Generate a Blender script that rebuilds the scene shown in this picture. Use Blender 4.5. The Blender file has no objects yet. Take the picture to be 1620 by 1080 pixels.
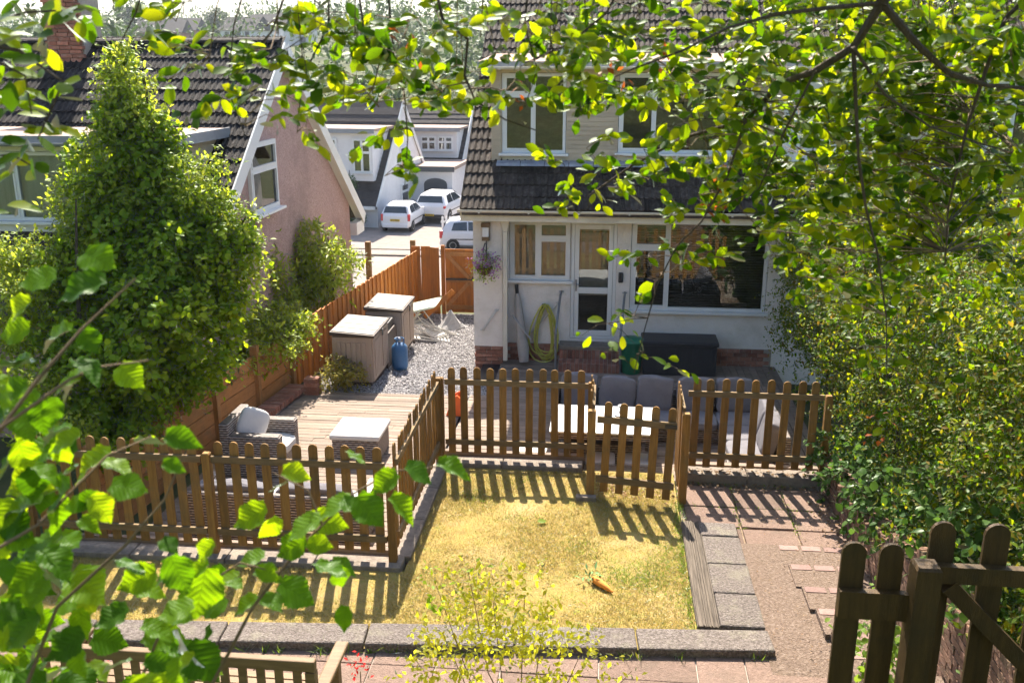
import bpy, math, random
import numpy as np
from mathutils import Matrix, Vector, Euler, Quaternion

random.seed(7); rng = np.random.default_rng(11)
R = math.radians
scene = bpy.context.scene
COL = scene.collection

# ------------------------------------------------------------------ camera
CAM_Z = 5.2
PITCH, YAW = math.atan(440 / 1500.0), math.atan(155 / math.hypot(1500, 440))
cd = bpy.data.cameras.new('camera'); cam = bpy.data.objects.new('camera', cd); COL.objects.link(cam)
cam.location = (0, 0, CAM_Z); cam.rotation_euler = (math.pi / 2 - PITCH, 0, YAW)
cd.sensor_width = 36; cd.lens = 1500 / 1620 * 36; cd.clip_start = 0.05; cd.clip_end = 5000
cd.dof.use_dof = True; cd.dof.focus_distance = 13.0; cd.dof.aperture_fstop = 5.0
scene.camera = cam
# ------------------------------------------------------------------ light
SUN_EL, SUN_AZ = R(49), R(-10.8)
sdir = Vector((math.sin(SUN_AZ) * math.cos(SUN_EL), math.cos(SUN_AZ) * math.cos(SUN_EL), math.sin(SUN_EL)))
w = bpy.data.worlds.new('World'); scene.world = w; w.use_nodes = True
nt = w.node_tree; bg = nt.nodes['Background']
sky = nt.nodes.new('ShaderNodeTexSky'); sky.sky_type = 'NISHITA'; sky.sun_disc = False
sky.sun_elevation = SUN_EL; sky.sun_rotation = SUN_AZ; sky.air_density = 1.0; sky.dust_density = 2.0; sky.ozone_density = 1.0
nt.links.new(sky.outputs[0], bg.inputs[0]); bg.inputs[1].default_value = 0.097
sl = bpy.data.lights.new('sun', 'SUN'); so = bpy.data.objects.new('sun', sl); COL.objects.link(so)
sl.energy = 5.0; sl.angle = R(0.55); sl.color = (1.0, 0.90, 0.76)
so.rotation_euler = sdir.to_track_quat('Z', 'Y').to_euler(); so.location = (-5, 30, 40)
scene.view_settings.view_transform = 'Standard'; scene.view_settings.look = 'None'
scene.view_settings.exposure = 1.56; scene.view_settings.gamma = 1
scene.cycles.max_bounces = 4; scene.cycles.diffuse_bounces = 2; scene.cycles.glossy_bounces = 2
scene.cycles.transmission_bounces = 4; scene.cycles.transparent_max_bounces = 6; scene.cycles.volume_bounces = 0
scene.cycles.caustics_reflective = False; scene.cycles.caustics_refractive = False
scene.cycles.sample_clamp_indirect = 6
scene.cycles.use_adaptive_sampling = True; scene.cycles.adaptive_threshold = 0.03

# ------------------------------------------------------------------ helpers
def ray(px, py):
    u = (px - 810) / 1500.0; v = (540 - py) / 1500.0
    cp, sp = math.cos(PITCH), math.sin(PITCH); c, s = math.cos(YAW), math.sin(YAW)
    d = (u, cp + v * sp, -sp + v * cp)
    return Vector((c * d[0] - s * d[1], s * d[0] + c * d[1], d[2]))
CAMV = Vector((0, 0, CAM_Z))
def at(px, py, Y=None, z=None, d=None):
    r = ray(px, py)
    if Y is not None: return CAMV + r * (Y / r.y)
    if z is not None: return CAMV + r * ((z - CAM_Z) / r.z)
    return CAMV + r * d

W = {}                                   # world matrices without a depsgraph
def link(name, data, parent=None, M=None):
    o = bpy.data.objects.new(name, data); COL.objects.link(o)
    M = Matrix.Identity(4) if M is None else M
    o.matrix_basis = M; W[o] = M
    if parent is not None:
        o.parent = parent; o.matrix_parent_inverse = W[parent].inverted()
    return o
def tag(o, label=None, cat=None, group=None, kind=None):
    if label: o['label'] = label
    if cat: o['category'] = cat
    if group: o['group'] = group
    if kind: o['kind'] = kind
    return o
def thing(name, label, cat, loc=(0, 0, 0), rz=0, group=None):
    o = link(name, None, None, Matrix.Translation(loc) @ Matrix.Rotation(rz, 4, 'Z'))
    o.empty_display_size = 0.1
    return tag(o, label, cat, group)
def copy_tree(root, M, label=None, group=None):
    def cp(o, par):
        c = o.copy(); COL.objects.link(c); W[c] = W[o]
        if par is not None: c.parent = par
        for ch in [x for x in KIDS.get(o, [])]: cp(ch, c)
        return c
    KIDS = {}
    for x in bpy.data.objects:
        if x.parent: KIDS.setdefault(x.parent, []).append(x)
    r = cp(root, None); r.matrix_basis = M; W[r] = M
    if label: r['label'] = label
    if group: r['group'] = group
    return r

class MB:
    def __init__(s): s.v = []; s.f = []
    def add(s, vs, fs):
        n = len(s.v); s.v += [tuple(p) for p in vs]; s.f += [tuple(i + n for i in f) for f in fs]; return s
    def box(s, x0, x1, y0, y1, z0, z1):
        return s.add([(x0,y0,z0),(x1,y0,z0),(x1,y1,z0),(x0,y1,z0),(x0,y0,z1),(x1,y0,z1),(x1,y1,z1),(x0,y1,z1)],
                     [(0,3,2,1),(4,5,6,7),(0,1,5,4),(1,2,6,5),(2,3,7,6),(3,0,4,7)])
    def obox(s, M, sx, sy, sz):
        h = MB().box(-sx/2, sx/2, -sy/2, sy/2, -sz/2, sz/2)
        return s.add([M @ Vector(p) for p in h.v], h.f)
    def beam(s, a, b, w, h, up=(0, 0, 1)):
        a, b = Vector(a), Vector(b); d = b - a; L = d.length; d.normalize()
        u = Vector(up); x = d.cross(u)
        if x.length < 1e-4: x = d.cross(Vector((0, 1, 0)))
        x.normalize(); u = x.cross(d)
        M = Matrix((( x.x, d.x, u.x, 0), (x.y, d.y, u.y, 0), (x.z, d.z, u.z, 0), (0,0,0,1)))
        return s.obox(Matrix.Translation((a + b) / 2) @ M, w, L, h)
    def prism(s, poly, ext, plane='xz', off=0.0):
        """poly 2-D extruded by ext along the missing axis starting at off"""
        n = len(poly)
        def P(a, b, c): return {'xz': (a, c, b), 'yz': (c, a, b), 'xy': (a, b, c)}[plane]
        vs = [P(a, b, off) for a, b in poly] + [P(a, b, off + ext) for a, b in poly]
        fs = [tuple(range(n))[::-1], tuple(range(n, 2 * n))] + [(i, (i + 1) % n, n + (i + 1) % n, n + i) for i in range(n)]
        return s.add(vs, fs)
    def tube(s, pts, rad, n=8, cap=True):
        pts = [Vector(p) for p in pts]; m = len(pts)
        rad = [rad] * m if not hasattr(rad, '__len__') else list(rad)
        base = len(s.v); ref = Vector((0.31, 0.17, 0.93))
        for i, p in enumerate(pts):
            t = (pts[min(i + 1, m - 1)] - pts[max(i - 1, 0)])
            if t.length < 1e-9: t = Vector((0, 0, 1))
            t.normalize(); a = t.cross(ref)
            if a.length < 1e-3: a = t.cross(Vector((1, 0, 0)))
            a.normalize(); b = t.cross(a)
            for k in range(n):
                q = 2 * math.pi * k / n
                s.v.append(tuple(p + a * (math.cos(q) * rad[i]) + b * (math.sin(q) * rad[i])))
        for i in range(m - 1):
            for k in range(n):
                k2 = (k + 1) % n
                s.f.append((base + i*n + k, base + i*n + k2, base + (i+1)*n + k2, base + (i+1)*n + k))
        if cap:
            s.f.append(tuple(base + k for k in range(n))[::-1]); s.f.append(tuple(base + (m-1)*n + k for k in range(n)))
        return s
    def lathe(s, prof, c=(0, 0, 0), n=20):
        base = len(s.v); m = len(prof)
        for r, z in prof:
            for k in range(n):
                q = 2 * math.pi * k / n
                s.v.append((c[0] + r * math.cos(q), c[1] + r * math.sin(q), c[2] + z))
        for i in range(m - 1):
            for k in range(n):
                k2 = (k + 1) % n
                s.f.append((base + i*n + k, base + i*n + k2, base + (i+1)*n + k2, base + (i+1)*n + k))
        s.f.append(tuple(base + k for k in range(n))[::-1]); s.f.append(tuple(base + (m-1)*n + k for k in range(n)))
        return s
    def mesh(s, name, mat, smooth=False):
        me = bpy.data.meshes.new(name); me.from_pydata(s.v, [], s.f); me.update()
        if mat: me.materials.append(mat)
        if smooth:
            me.polygons.foreach_set('use_smooth', [True] * len(me.polygons))
            try: me.set_sharp_from_angle(angle=R(42))
            except Exception: pass
        return me
    def build(s, name, mat, parent=None, M=None, bevel=0, smooth=False, subsurf=0):
        o = link(name, s.mesh(name, mat, smooth or subsurf > 0), parent, M)
        if bevel:
            m = o.modifiers.new('bevel', 'BEVEL'); m.width = bevel; m.segments = 2; m.limit_method = 'ANGLE'
        if subsurf:
            m = o.modifiers.new('sub', 'SUBSURF'); m.levels = subsurf; m.render_levels = subsurf
        return o
def bx(*a): return MB().box(*a)

def np_mesh(name, V, F, mat, smooth=False):
    """V (n,3), F (m,k) arrays -> mesh, fast"""
    me = bpy.data.meshes.new(name); m, k = F.shape
    me.vertices.add(len(V)); me.vertices.foreach_set('co', V.astype(np.float32).ravel())
    me.loops.add(m * k); me.loops.foreach_set('vertex_index', F.astype(np.int32).ravel())
    me.polygons.add(m); me.polygons.foreach_set('loop_start', np.arange(0, m * k, k, dtype=np.int32))
    me.polygons.foreach_set('loop_total', np.full(m, k, dtype=np.int32))
    me.update(calc_edges=True)
    if mat: me.materials.append(mat)
    if smooth: me.polygons.foreach_set('use_smooth', [True] * m)
    return me

# ------------------------------------------------------------------ materials
MATS = {}
def nodes(name):
    m = bpy.data.materials.new(name); m.use_nodes = True
    t = m.node_tree; b = t.nodes['Principled BSDF']; MATS[name] = m
    return m, t, b
def N(t, kind, **kw):
    n = t.nodes.new(kind)
    for k, v in kw.items(): setattr(n, k, v)
    return n
def coords(t, scale=(1, 1, 1), rand=True):
    tc = N(t, 'ShaderNodeTexCoord'); mp = N(t, 'ShaderNodeMapping'); mp.inputs['Scale'].default_value = scale
    t.links.new(tc.outputs['Object'], mp.inputs['Vector'])
    if rand:
        oi = N(t, 'ShaderNodeObjectInfo'); mu = N(t, 'ShaderNodeMath', operation='MULTIPLY'); mu.inputs[1].default_value = 37.0
        cb = N(t, 'ShaderNodeCombineXYZ'); t.links.new(oi.outputs['Random'], mu.inputs[0])
        for i in range(3): t.links.new(mu.outputs[0], cb.inputs[i])
        t.links.new(cb.outputs[0], mp.inputs['Location'])
    return mp.outputs[0]
def ramp(t, fac, stops):
    r = N(t, 'ShaderNodeValToRGB'); e = r.color_ramp.elements
    while len(e) < len(stops): e.new(0.5)
    for i, (p, c) in enumerate(stops): e[i].position = p; e[i].color = (*c, 1)
    t.links.new(fac, r.inputs[0]); return r.outputs[0]
def mat(name, c1, c2=None, scale=8.0, rough=0.8, bump=0.0, bscale=None, stretch=(1, 1, 1), c3=None, hsv=0.0, metal=0.0, spec=0.3, dirt=None, dscale=1.3, detail=6):
    """noise-mixed colour, optional fine bump, per-object value shift and larger blotches of dirt"""
    m, t, b = nodes(name)
    c2 = c2 or tuple(x * 0.75 for x in c1)
    v = coords(t, stretch)
    n = N(t, 'ShaderNodeTexNoise'); n.inputs['Scale'].default_value = scale; n.inputs['Detail'].default_value = detail; n.inputs['Roughness'].default_value = 0.65
    t.links.new(v, n.inputs['Vector'])
    stops = [(0.3, c2), (0.68, c1)] if not c3 else [(0.25, c2), (0.5, c1), (0.75, c3)]
    col = ramp(t, n.outputs['Fac'], stops)
    if dirt:
        n2 = N(t, 'ShaderNodeTexNoise'); n2.inputs['Scale'].default_value = dscale; n2.inputs['Detail'].default_value = 8; n2.inputs['Roughness'].default_value = 0.7
        t.links.new(coords(t, (1, 1, 1)), n2.inputs['Vector'])
        f = ramp(t, n2.outputs['Fac'], [(0.5, (0, 0, 0)), (0.72, (0.8, 0.8, 0.8))])
        mx = N(t, 'ShaderNodeMix', data_type='RGBA'); t.links.new(f, mx.inputs[0]); t.links.new(col, mx.inputs[6]); mx.inputs[7].default_value = (*dirt, 1)
        col = mx.outputs[2]
    if hsv:
        oi = N(t, 'ShaderNodeObjectInfo'); mr = N(t, 'ShaderNodeMapRange'); mr.inputs[3].default_value = 1 - hsv; mr.inputs[4].default_value = 1 + hsv
        t.links.new(oi.outputs['Random'], mr.inputs[0]); hs = N(t, 'ShaderNodeHueSaturation')
        t.links.new(mr.outputs[0], hs.inputs['Value']); t.links.new(col, hs.inputs['Color']); col = hs.outputs[0]
    t.links.new(col, b.inputs['Base Color'])
    b.inputs['Roughness'].default_value = rough; b.inputs['Metallic'].default_value = metal
    b.inputs['Specular IOR Level'].default_value = spec
    if bump:
        nb = N(t, 'ShaderNodeTexNoise'); nb.inputs['Scale'].default_value = bscale or scale * 3; nb.inputs['Detail'].default_value = 4
        t.links.new(v, nb.inputs['Vector'])
        bp = N(t, 'ShaderNodeBump'); bp.inputs['Strength'].default_value = bump; bp.inputs['Distance'].default_value = 0.02
        t.links.new(nb.outputs['Fac'], bp.inputs['Height']); t.links.new(bp.outputs[0], b.inputs['Normal'])
    return m
def leafmat(name, cols, trans, gloss=0.35, tmix=0.5, island=True, sat=1.0):
    """diffuse + translucent leaf with a little gloss; colour varies leaf by leaf"""
    m, t, b = nodes(name); out = t.nodes['Material Output']; t.nodes.remove(b)
    if island: src = N(t, 'ShaderNodeNewGeometry').outputs['Random Per Island']
    else: src = N(t, 'ShaderNodeObjectInfo').outputs['Random']
    n = len(cols)
    col = ramp(t, src, [(i / max(1, n - 1), c) for i, c in enumerate(cols)])
    tcol = ramp(t, src, [(i / max(1, len(trans) - 1), c) for i, c in enumerate(trans)])
    d = N(t, 'ShaderNodeBsdfDiffuse'); tr = N(t, 'ShaderNodeBsdfTranslucent'); g = N(t, 'ShaderNodeBsdfGlossy'); g.inputs['Roughness'].default_value = gloss
    t.links.new(col, d.inputs[0]); t.links.new(tcol, tr.inputs[0]); g.inputs[0].default_value = (0.5, 0.55, 0.5, 1)
    m1 = N(t, 'ShaderNodeMixShader'); m1.inputs[0].default_value = tmix; t.links.new(d.outputs[0], m1.inputs[1]); t.links.new(tr.outputs[0], m1.inputs[2])
    fr = N(t, 'ShaderNodeFresnel'); fr.inputs[0].default_value = 1.16
    m2 = N(t, 'ShaderNodeMixShader'); t.links.new(fr.outputs[0], m2.inputs[0]); t.links.new(m1.outputs[0], m2.inputs[1]); t.links.new(g.outputs[0], m2.inputs[2])
    t.links.new(m2.outputs[0], out.inputs[0]); return m
def glassmat(name, tint=(0.75, 0.8, 0.8), ior=1.5, boost=0.06):
    m, t, b = nodes(name); out = t.nodes['Material Output']; t.nodes.remove(b)
    tr = N(t, 'ShaderNodeBsdfTransparent'); tr.inputs[0].default_value = (*tint, 1)
    g = N(t, 'ShaderNodeBsdfGlossy'); g.inputs['Roughness'].default_value = 0.0; g.inputs[0].default_value = (1, 1, 1, 1)
    fr = N(t, 'ShaderNodeFresnel'); fr.inputs[0].default_value = ior
    ad = N(t, 'ShaderNodeMath', operation='ADD'); ad.inputs[1].default_value = boost; t.links.new(fr.outputs[0], ad.inputs[0])
    mx = N(t, 'ShaderNodeMixShader'); t.links.new(ad.outputs[0], mx.inputs[0]); t.links.new(tr.outputs[0], mx.inputs[1]); t.links.new(g.outputs[0], mx.inputs[2])
    t.links.new(mx.outputs[0], out.inputs[0]); return m

M_PICKET = mat('picket_wood', (0.32, 0.172, 0.046), (0.17, 0.088, 0.022), 5, 0.75, 0.25, 40, (6, 6, 0.6), hsv=0.22, dirt=(0.13, 0.10, 0.05), dscale=2.0)
M_RAIL = mat('rail_wood', (0.25, 0.17, 0.085), (0.14, 0.095, 0.045), 6, 0.8, 0.25, 40, (0.7, 6, 6), hsv=0.15, dirt=(0.08, 0.085, 0.045), dscale=3)
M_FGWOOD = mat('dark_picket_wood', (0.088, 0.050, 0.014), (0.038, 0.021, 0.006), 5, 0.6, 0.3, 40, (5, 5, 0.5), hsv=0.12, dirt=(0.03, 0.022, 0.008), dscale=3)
M_CEDAR = mat('cedar_board', (0.58, 0.215, 0.042), (0.42, 0.14, 0.026), 4, 0.7, 0.2, 40, (6, 6, 0.5), hsv=0.2, dirt=(0.20, 0.10, 0.045), dscale=1.6)
M_SLEEPER = mat('stained_plank', (0.52, 0.245, 0.085), (0.38, 0.17, 0.055), 4, 0.7, 0.2, 40, (6, 0.5, 6), hsv=0.14, dirt=(0.20, 0.12, 0.055), dscale=1.8)
M_POST = mat('stained_post', (0.42, 0.21, 0.08), (0.26, 0.13, 0.045), 4, 0.7, 0.2, 30, (6, 6, 0.6), hsv=0.1, dirt=(0.12, 0.09, 0.04))
M_DECK = mat('deck_board', (0.33, 0.255, 0.205), (0.17, 0.13, 0.10), 3, 0.8, 0.25, 30, (0.5, 7, 7), hsv=0.16, dirt=(0.18, 0.135, 0.095), dscale=1.5)
M_OLDWOOD = mat('weathered_sleeper', (0.20, 0.165, 0.13), (0.06, 0.048, 0.038), 9, 0.9, 0.9, 12, (5, 0.25, 5), detail=8)
M_BENCH = mat('bench_wood', (0.24, 0.155, 0.08), (0.15, 0.095, 0.048), 5, 0.6, 0.15, 40, (0.7, 6, 6), hsv=0.12)
M_RENDER = mat('white_render', (0.91, 0.85, 0.79), (0.85, 0.78, 0.72), 3, 0.9, 0.6, 28, dirt=(0.64, 0.58, 0.49), dscale=1.1)
M_PEBBLE = mat('pink_pebbledash', (0.55, 0.36, 0.32), (0.20, 0.125, 0.105), 38, 0.95, 0.9, 60, detail=4, c3=(0.66, 0.50, 0.44), dirt=(0.30, 0.205, 0.17), dscale=0.5)
M_WHITEWALL = mat('far_white_wall', (0.80, 0.79, 0.79), (0.74, 0.72, 0.72), 2, 0.9)
M_BRICK = mat('brick', (0.37, 0.165, 0.11), (0.24, 0.105, 0.075), 14, 0.9, 0.4, 50, hsv=0.35, dirt=(0.42, 0.30, 0.25), dscale=5)
M_BRICKPALE = mat('worn_step_brick', (0.30, 0.195, 0.17), (0.22, 0.14, 0.12), 14, 0.85, 0.3, 50, hsv=0.18)
M_OLDBRICK = mat('old_brick', (0.25, 0.145, 0.10), (0.14, 0.085, 0.06), 14, 0.95, 0.6, 50, hsv=0.3, dirt=(0.115, 0.10, 0.06), dscale=3)
M_MORTAR = mat('mortar', (0.42, 0.37, 0.32), (0.30, 0.26, 0.22), 20, 0.95, 0.4, 60)
M_TILE = mat('roof_tile', (0.072, 0.054, 0.043), (0.036, 0.027, 0.022), 9, 0.8, 0.6, 60, hsv=0.4, dirt=(0.115, 0.105, 0.085), dscale=9)
M_TILESHADE = mat('shaded_roof_tile', (0.036, 0.031, 0.030), (0.018, 0.016, 0.016), 9, 0.8, 0.6, 60, hsv=0.4, dirt=(0.065, 0.06, 0.052), dscale=9)  # roof tile copy darkened to paint in the neighbour roof's weaker light
M_TILEFAR = mat('far_roof', (0.065, 0.058, 0.058), (0.04, 0.036, 0.036), 3, 0.85, 0.3, 20)
M_LEAD = mat('lead_flashing', (0.34, 0.36, 0.42), (0.22, 0.23, 0.27), 5, 0.5, 0.4, 9, dirt=(0.5, 0.5, 0.52), dscale=4)
M_FELT = mat('flat_roof_felt', (0.45, 0.33, 0.27), (0.36, 0.27, 0.225), 5, 0.95, 0.3, 60, dirt=(0.30, 0.27, 0.24))
M_UPVC = mat('white_upvc', (0.83, 0.83, 0.82), (0.79, 0.79, 0.77), 2, 0.35, spec=0.5)
M_CREAM = mat('cream_board', (0.80, 0.71, 0.55), (0.70, 0.61, 0.46), 4, 0.55, dirt=(0.5, 0.42, 0.3), dscale=2)
M_GUTTER = mat('grey_gutter', (0.30, 0.32, 0.35), (0.22, 0.23, 0.25), 3, 0.45, spec=0.5)
M_CREAMPVC = mat('cream_pipe', (0.78, 0.73, 0.62), (0.70, 0.65, 0.55), 4, 0.5)
M_SIDING = mat('siding_board', (0.60, 0.49, 0.35), (0.49, 0.40, 0.285), 4, 0.75, 0.2, 30, (0.5, 5, 5), hsv=0.08)
M_WHITECLAD = mat('white_cladding', (0.78, 0.78, 0.78), (0.72, 0.72, 0.72), 2, 0.5)
M_GLASS = glassmat('window_glass', (0.75, 0.8, 0.8), 1.45, 0.03)
M_GLASSFAR = glassmat('far_window_glass', (0.5, 0.55, 0.6), 1.6, 0.1)
M_ROOM = mat('room_dark', (0.10, 0.08, 0.065), (0.06, 0.05, 0.045), 2, 0.9)
M_BLIND = mat('blind_slat', (0.22, 0.19, 0.165), (0.18, 0.155, 0.135), 2, 0.6)
M_PLANKREFLECT = mat('plank_reflection', (0.66, 0.52, 0.43), (0.52, 0.39, 0.31), 2, 0.7, stretch=(3, 3, 0.3))  # tan stands in for wood planks mirrored in kitchen and door panes
M_CURTAIN = mat('net_curtain', (0.70, 0.72, 0.66), (0.55, 0.58, 0.52), 6, 0.9, stretch=(5, 5, 0.2))
M_STONE = mat('coping_stone', (0.155, 0.13, 0.115), (0.045, 0.036, 0.031), 42, 0.95, 1.0, 60, c3=(0.30, 0.262, 0.24), hsv=0.08, dirt=(0.25, 0.23, 0.17), dscale=4)
M_KERB = mat('kerb_concrete', (0.28, 0.235, 0.195), (0.16, 0.13, 0.105), 14, 0.95, 0.6, 50, dirt=(0.30, 0.255, 0.20), dscale=3)
M_CONC = mat('path_concrete', (0.175, 0.125, 0.095), (0.08, 0.055, 0.04), 34, 0.95, 1.0, 60, dirt=(0.15, 0.105, 0.072), dscale=2.2, c3=(0.30, 0.235, 0.19))
M_SLAB = mat('paving_slab', (0.24, 0.165, 0.13), (0.15, 0.10, 0.078), 24, 0.9, 0.8, 60, hsv=0.18, dirt=(0.14, 0.105, 0.08), dscale=2.5)
M_SOIL = mat('soil', (0.27, 0.20, 0.135), (0.16, 0.115, 0.075), 14, 1.0, 0.8, 40, c3=(0.38, 0.30, 0.22))
M_TURF = mat('turf', (0.36, 0.26, 0.08), (0.21, 0.15, 0.05), 9, 1.0, 0.9, 60, c3=(0.20, 0.22, 0.05), dirt=(0.42, 0.315, 0.155), dscale=1.2)
M_BANK = mat('grass_bank', (0.07, 0.085, 0.03), (0.04, 0.05, 0.02), 2, 1.0, 0.5, 20, c3=(0.11, 0.095, 0.05))
M_ROAD = mat('road', (0.28, 0.24, 0.215), (0.21, 0.18, 0.16), 3, 0.95, 0.2, 60, dirt=(0.33, 0.29, 0.255), dscale=0.4)
M_GRAVELBASE = mat('gravel_base', (0.15, 0.14, 0.14), (0.07, 0.066, 0.065), 30, 1.0, 0.8, 60)
M_RATTAN = None
M_CUSHION = mat('grey_cushion', (0.20, 0.195, 0.215), (0.155, 0.15, 0.165), 5, 0.95, 0.8, 5)
M_WHITECUSH = mat('white_cushion', (0.66, 0.645, 0.63), (0.58, 0.57, 0.555), 4, 0.95, 0.3, 7)
M_WHITETOP = mat('white_table_top', (0.80, 0.815, 0.82), (0.75, 0.76, 0.77), 3, 0.35, spec=0.5)
M_PLASTIC = mat('taupe_plastic', (0.42, 0.335, 0.275), (0.37, 0.29, 0.235), 3, 0.55, 0.1, 80, (8, 8, 0.6))
M_PLASTICLID = mat('pale_lid_plastic', (0.34, 0.30, 0.265), (0.29, 0.25, 0.22), 3, 0.5)
M_PLASTICDK = mat('dark_brown_plastic', (0.085, 0.062, 0.052), (0.06, 0.045, 0.04), 3, 0.5)
M_BLACK = mat('black_plastic', (0.022, 0.022, 0.026), (0.015, 0.015, 0.018), 5, 0.45, spec=0.5)
M_CHEST = mat('charcoal_plastic', (0.035, 0.035, 0.042), (0.025, 0.025, 0.03), 5, 0.5, 0.15, 40, (8, 8, 0.5), spec=0.4)
M_GREEN = mat('green_plastic', (0.012, 0.20, 0.105), (0.01, 0.16, 0.085), 4, 0.4, spec=0.5)
M_BLUE = mat('blue_cylinder_paint', (0.045, 0.165, 0.36), (0.035, 0.13, 0.29), 6, 0.45, dirt=(0.09, 0.14, 0.22), dscale=6, spec=0.5)
M_HOSE = mat('yellow_hose', (0.58, 0.56, 0.10), (0.48, 0.46, 0.08), 5, 0.45, spec=0.5)
M_METAL = mat('grey_metal', (0.30, 0.31, 0.33), (0.23, 0.24, 0.25), 5, 0.4, metal=0.5)
M_WHITEMETAL = mat('white_metal', (0.72, 0.71, 0.67), (0.62, 0.60, 0.56), 6, 0.45, dirt=(0.45, 0.38, 0.30), dscale=8)
M_GREYFABRIC = mat('grey_sheet', (0.42, 0.415, 0.42), (0.34, 0.335, 0.34), 5, 0.8, 0.4, 9)
M_ORANGE = mat('orange_plastic', (0.80, 0.16, 0.035), (0.7, 0.13, 0.03), 4, 0.5)
M_CARROT = mat('carrot_orange', (0.80, 0.32, 0.05), (0.68, 0.24, 0.035), 12, 0.7, 0.3, 20, (1, 6, 1))
M_CARPAINT = mat('white_car_paint', (0.80, 0.80, 0.82), (0.78, 0.78, 0.80), 1, 0.25, spec=0.6)
M_SILVER = mat('silver_car_paint', (0.72, 0.72, 0.755), (0.70, 0.70, 0.735), 1, 0.28, spec=0.6)
M_CARGLASS = mat('car_glass', (0.035, 0.045, 0.055), (0.03, 0.04, 0.05), 1, 0.06, spec=0.9)
M_TYRE = mat('tyre_rubber', (0.02, 0.02, 0.022), None, 4, 0.85)
M_ALLOY = mat('alloy_wheel', (0.45, 0.46, 0.48), None, 4, 0.35, metal=0.7)
M_REDLENS = mat('red_lens', (0.62, 0.025, 0.04), None, 4, 0.2, spec=0.7)
M_YELLOWPLATE = mat('yellow_plate', (0.78, 0.52, 0.03), None, 4, 0.5)
M_BARK = mat('bark', (0.095, 0.07, 0.05), (0.05, 0.038, 0.028), 12, 0.9, 0.6, 40, (3, 3, 1))
M_TWIG = mat('twig', (0.20, 0.13, 0.07), (0.13, 0.09, 0.05), 9, 0.8)
M_TERRA = mat('far_red_brick', (0.36, 0.18, 0.13), (0.28, 0.14, 0.10), 6, 0.9)
M_DKGREY = mat('dark_grey_paint', (0.09, 0.095, 0.105), (0.075, 0.08, 0.09), 3, 0.6)
M_COIR = mat('coir_basket', (0.18, 0.11, 0.06), None, 20, 1.0)
M_WICKDARK = mat('lamp_bronze', (0.22, 0.14, 0.075), None, 6, 0.5)

def rattan():
    m, t, b = nodes('rattan_weave'); v = coords(t, (1, 1, 1), False)
    wv = N(t, 'ShaderNodeTexWave', wave_type='BANDS', bands_direction='Z'); wv.inputs['Scale'].default_value = 9.0; wv.inputs['Distortion'].default_value = 0.6
    ck = N(t, 'ShaderNodeTexChecker'); ck.inputs['Scale'].default_value = 22.0
    t.links.new(v, wv.inputs['Vector']); t.links.new(v, ck.inputs['Vector'])
    c1 = ramp(t, wv.outputs['Fac'], [(0.2, (0.10, 0.08, 0.07)), (0.6, (0.36, 0.30, 0.265)), (0.9, (0.52, 0.46, 0.42))])
    mx = N(t, 'ShaderNodeMix', data_type='RGBA', blend_type='MULTIPLY'); mx.inputs[0].default_value = 0.55
    c2 = ramp(t, ck.outputs['Fac'], [(0.0, (0.42, 0.36, 0.33)), (1.0, (1, 1, 1))])
    t.links.new(c1, mx.inputs[6]); t.links.new(c2, mx.inputs[7]); t.links.new(mx.outputs[2], b.inputs['Base Color'])
    bp = N(t, 'ShaderNodeBump'); bp.inputs['Strength'].default_value = 0.8; bp.inputs['Distance'].default_value = 0.02
    t.links.new(wv.outputs['Fac'], bp.inputs['Height']); t.links.new(bp.outputs[0], b.inputs['Normal']); b.inputs['Roughness'].default_value = 0.6
    return m
M_RATTAN = rattan()

L_TREE = leafmat('overhang_leaf', [(0.02, 0.05, 0.006), (0.035, 0.08, 0.008), (0.06, 0.12, 0.012)], [(0.06, 0.15, 0.002), (0.15, 0.31, 0.002), (0.33, 0.50, 0.003), (0.54, 0.66, 0.004), (0.66, 0.68, 0.006)], 0.5, 0.60)
L_TREEO = leafmat('overhang_leaf_single', [(0.02, 0.05, 0.006), (0.035, 0.08, 0.008), (0.06, 0.12, 0.012)], [(0.06, 0.15, 0.002), (0.15, 0.31, 0.002), (0.33, 0.50, 0.003), (0.54, 0.66, 0.004), (0.66, 0.68, 0.006)], 0.5, 0.60, island=False)
L_HAZEL = leafmat('hazel_leaf', [(0.05, 0.12, 0.014), (0.07, 0.16, 0.016), (0.10, 0.19, 0.02)], [(0.07, 0.18, 0.002), (0.18, 0.38, 0.003), (0.36, 0.58, 0.004), (0.56, 0.74, 0.006)], 0.42, 0.58, island=False)
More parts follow.
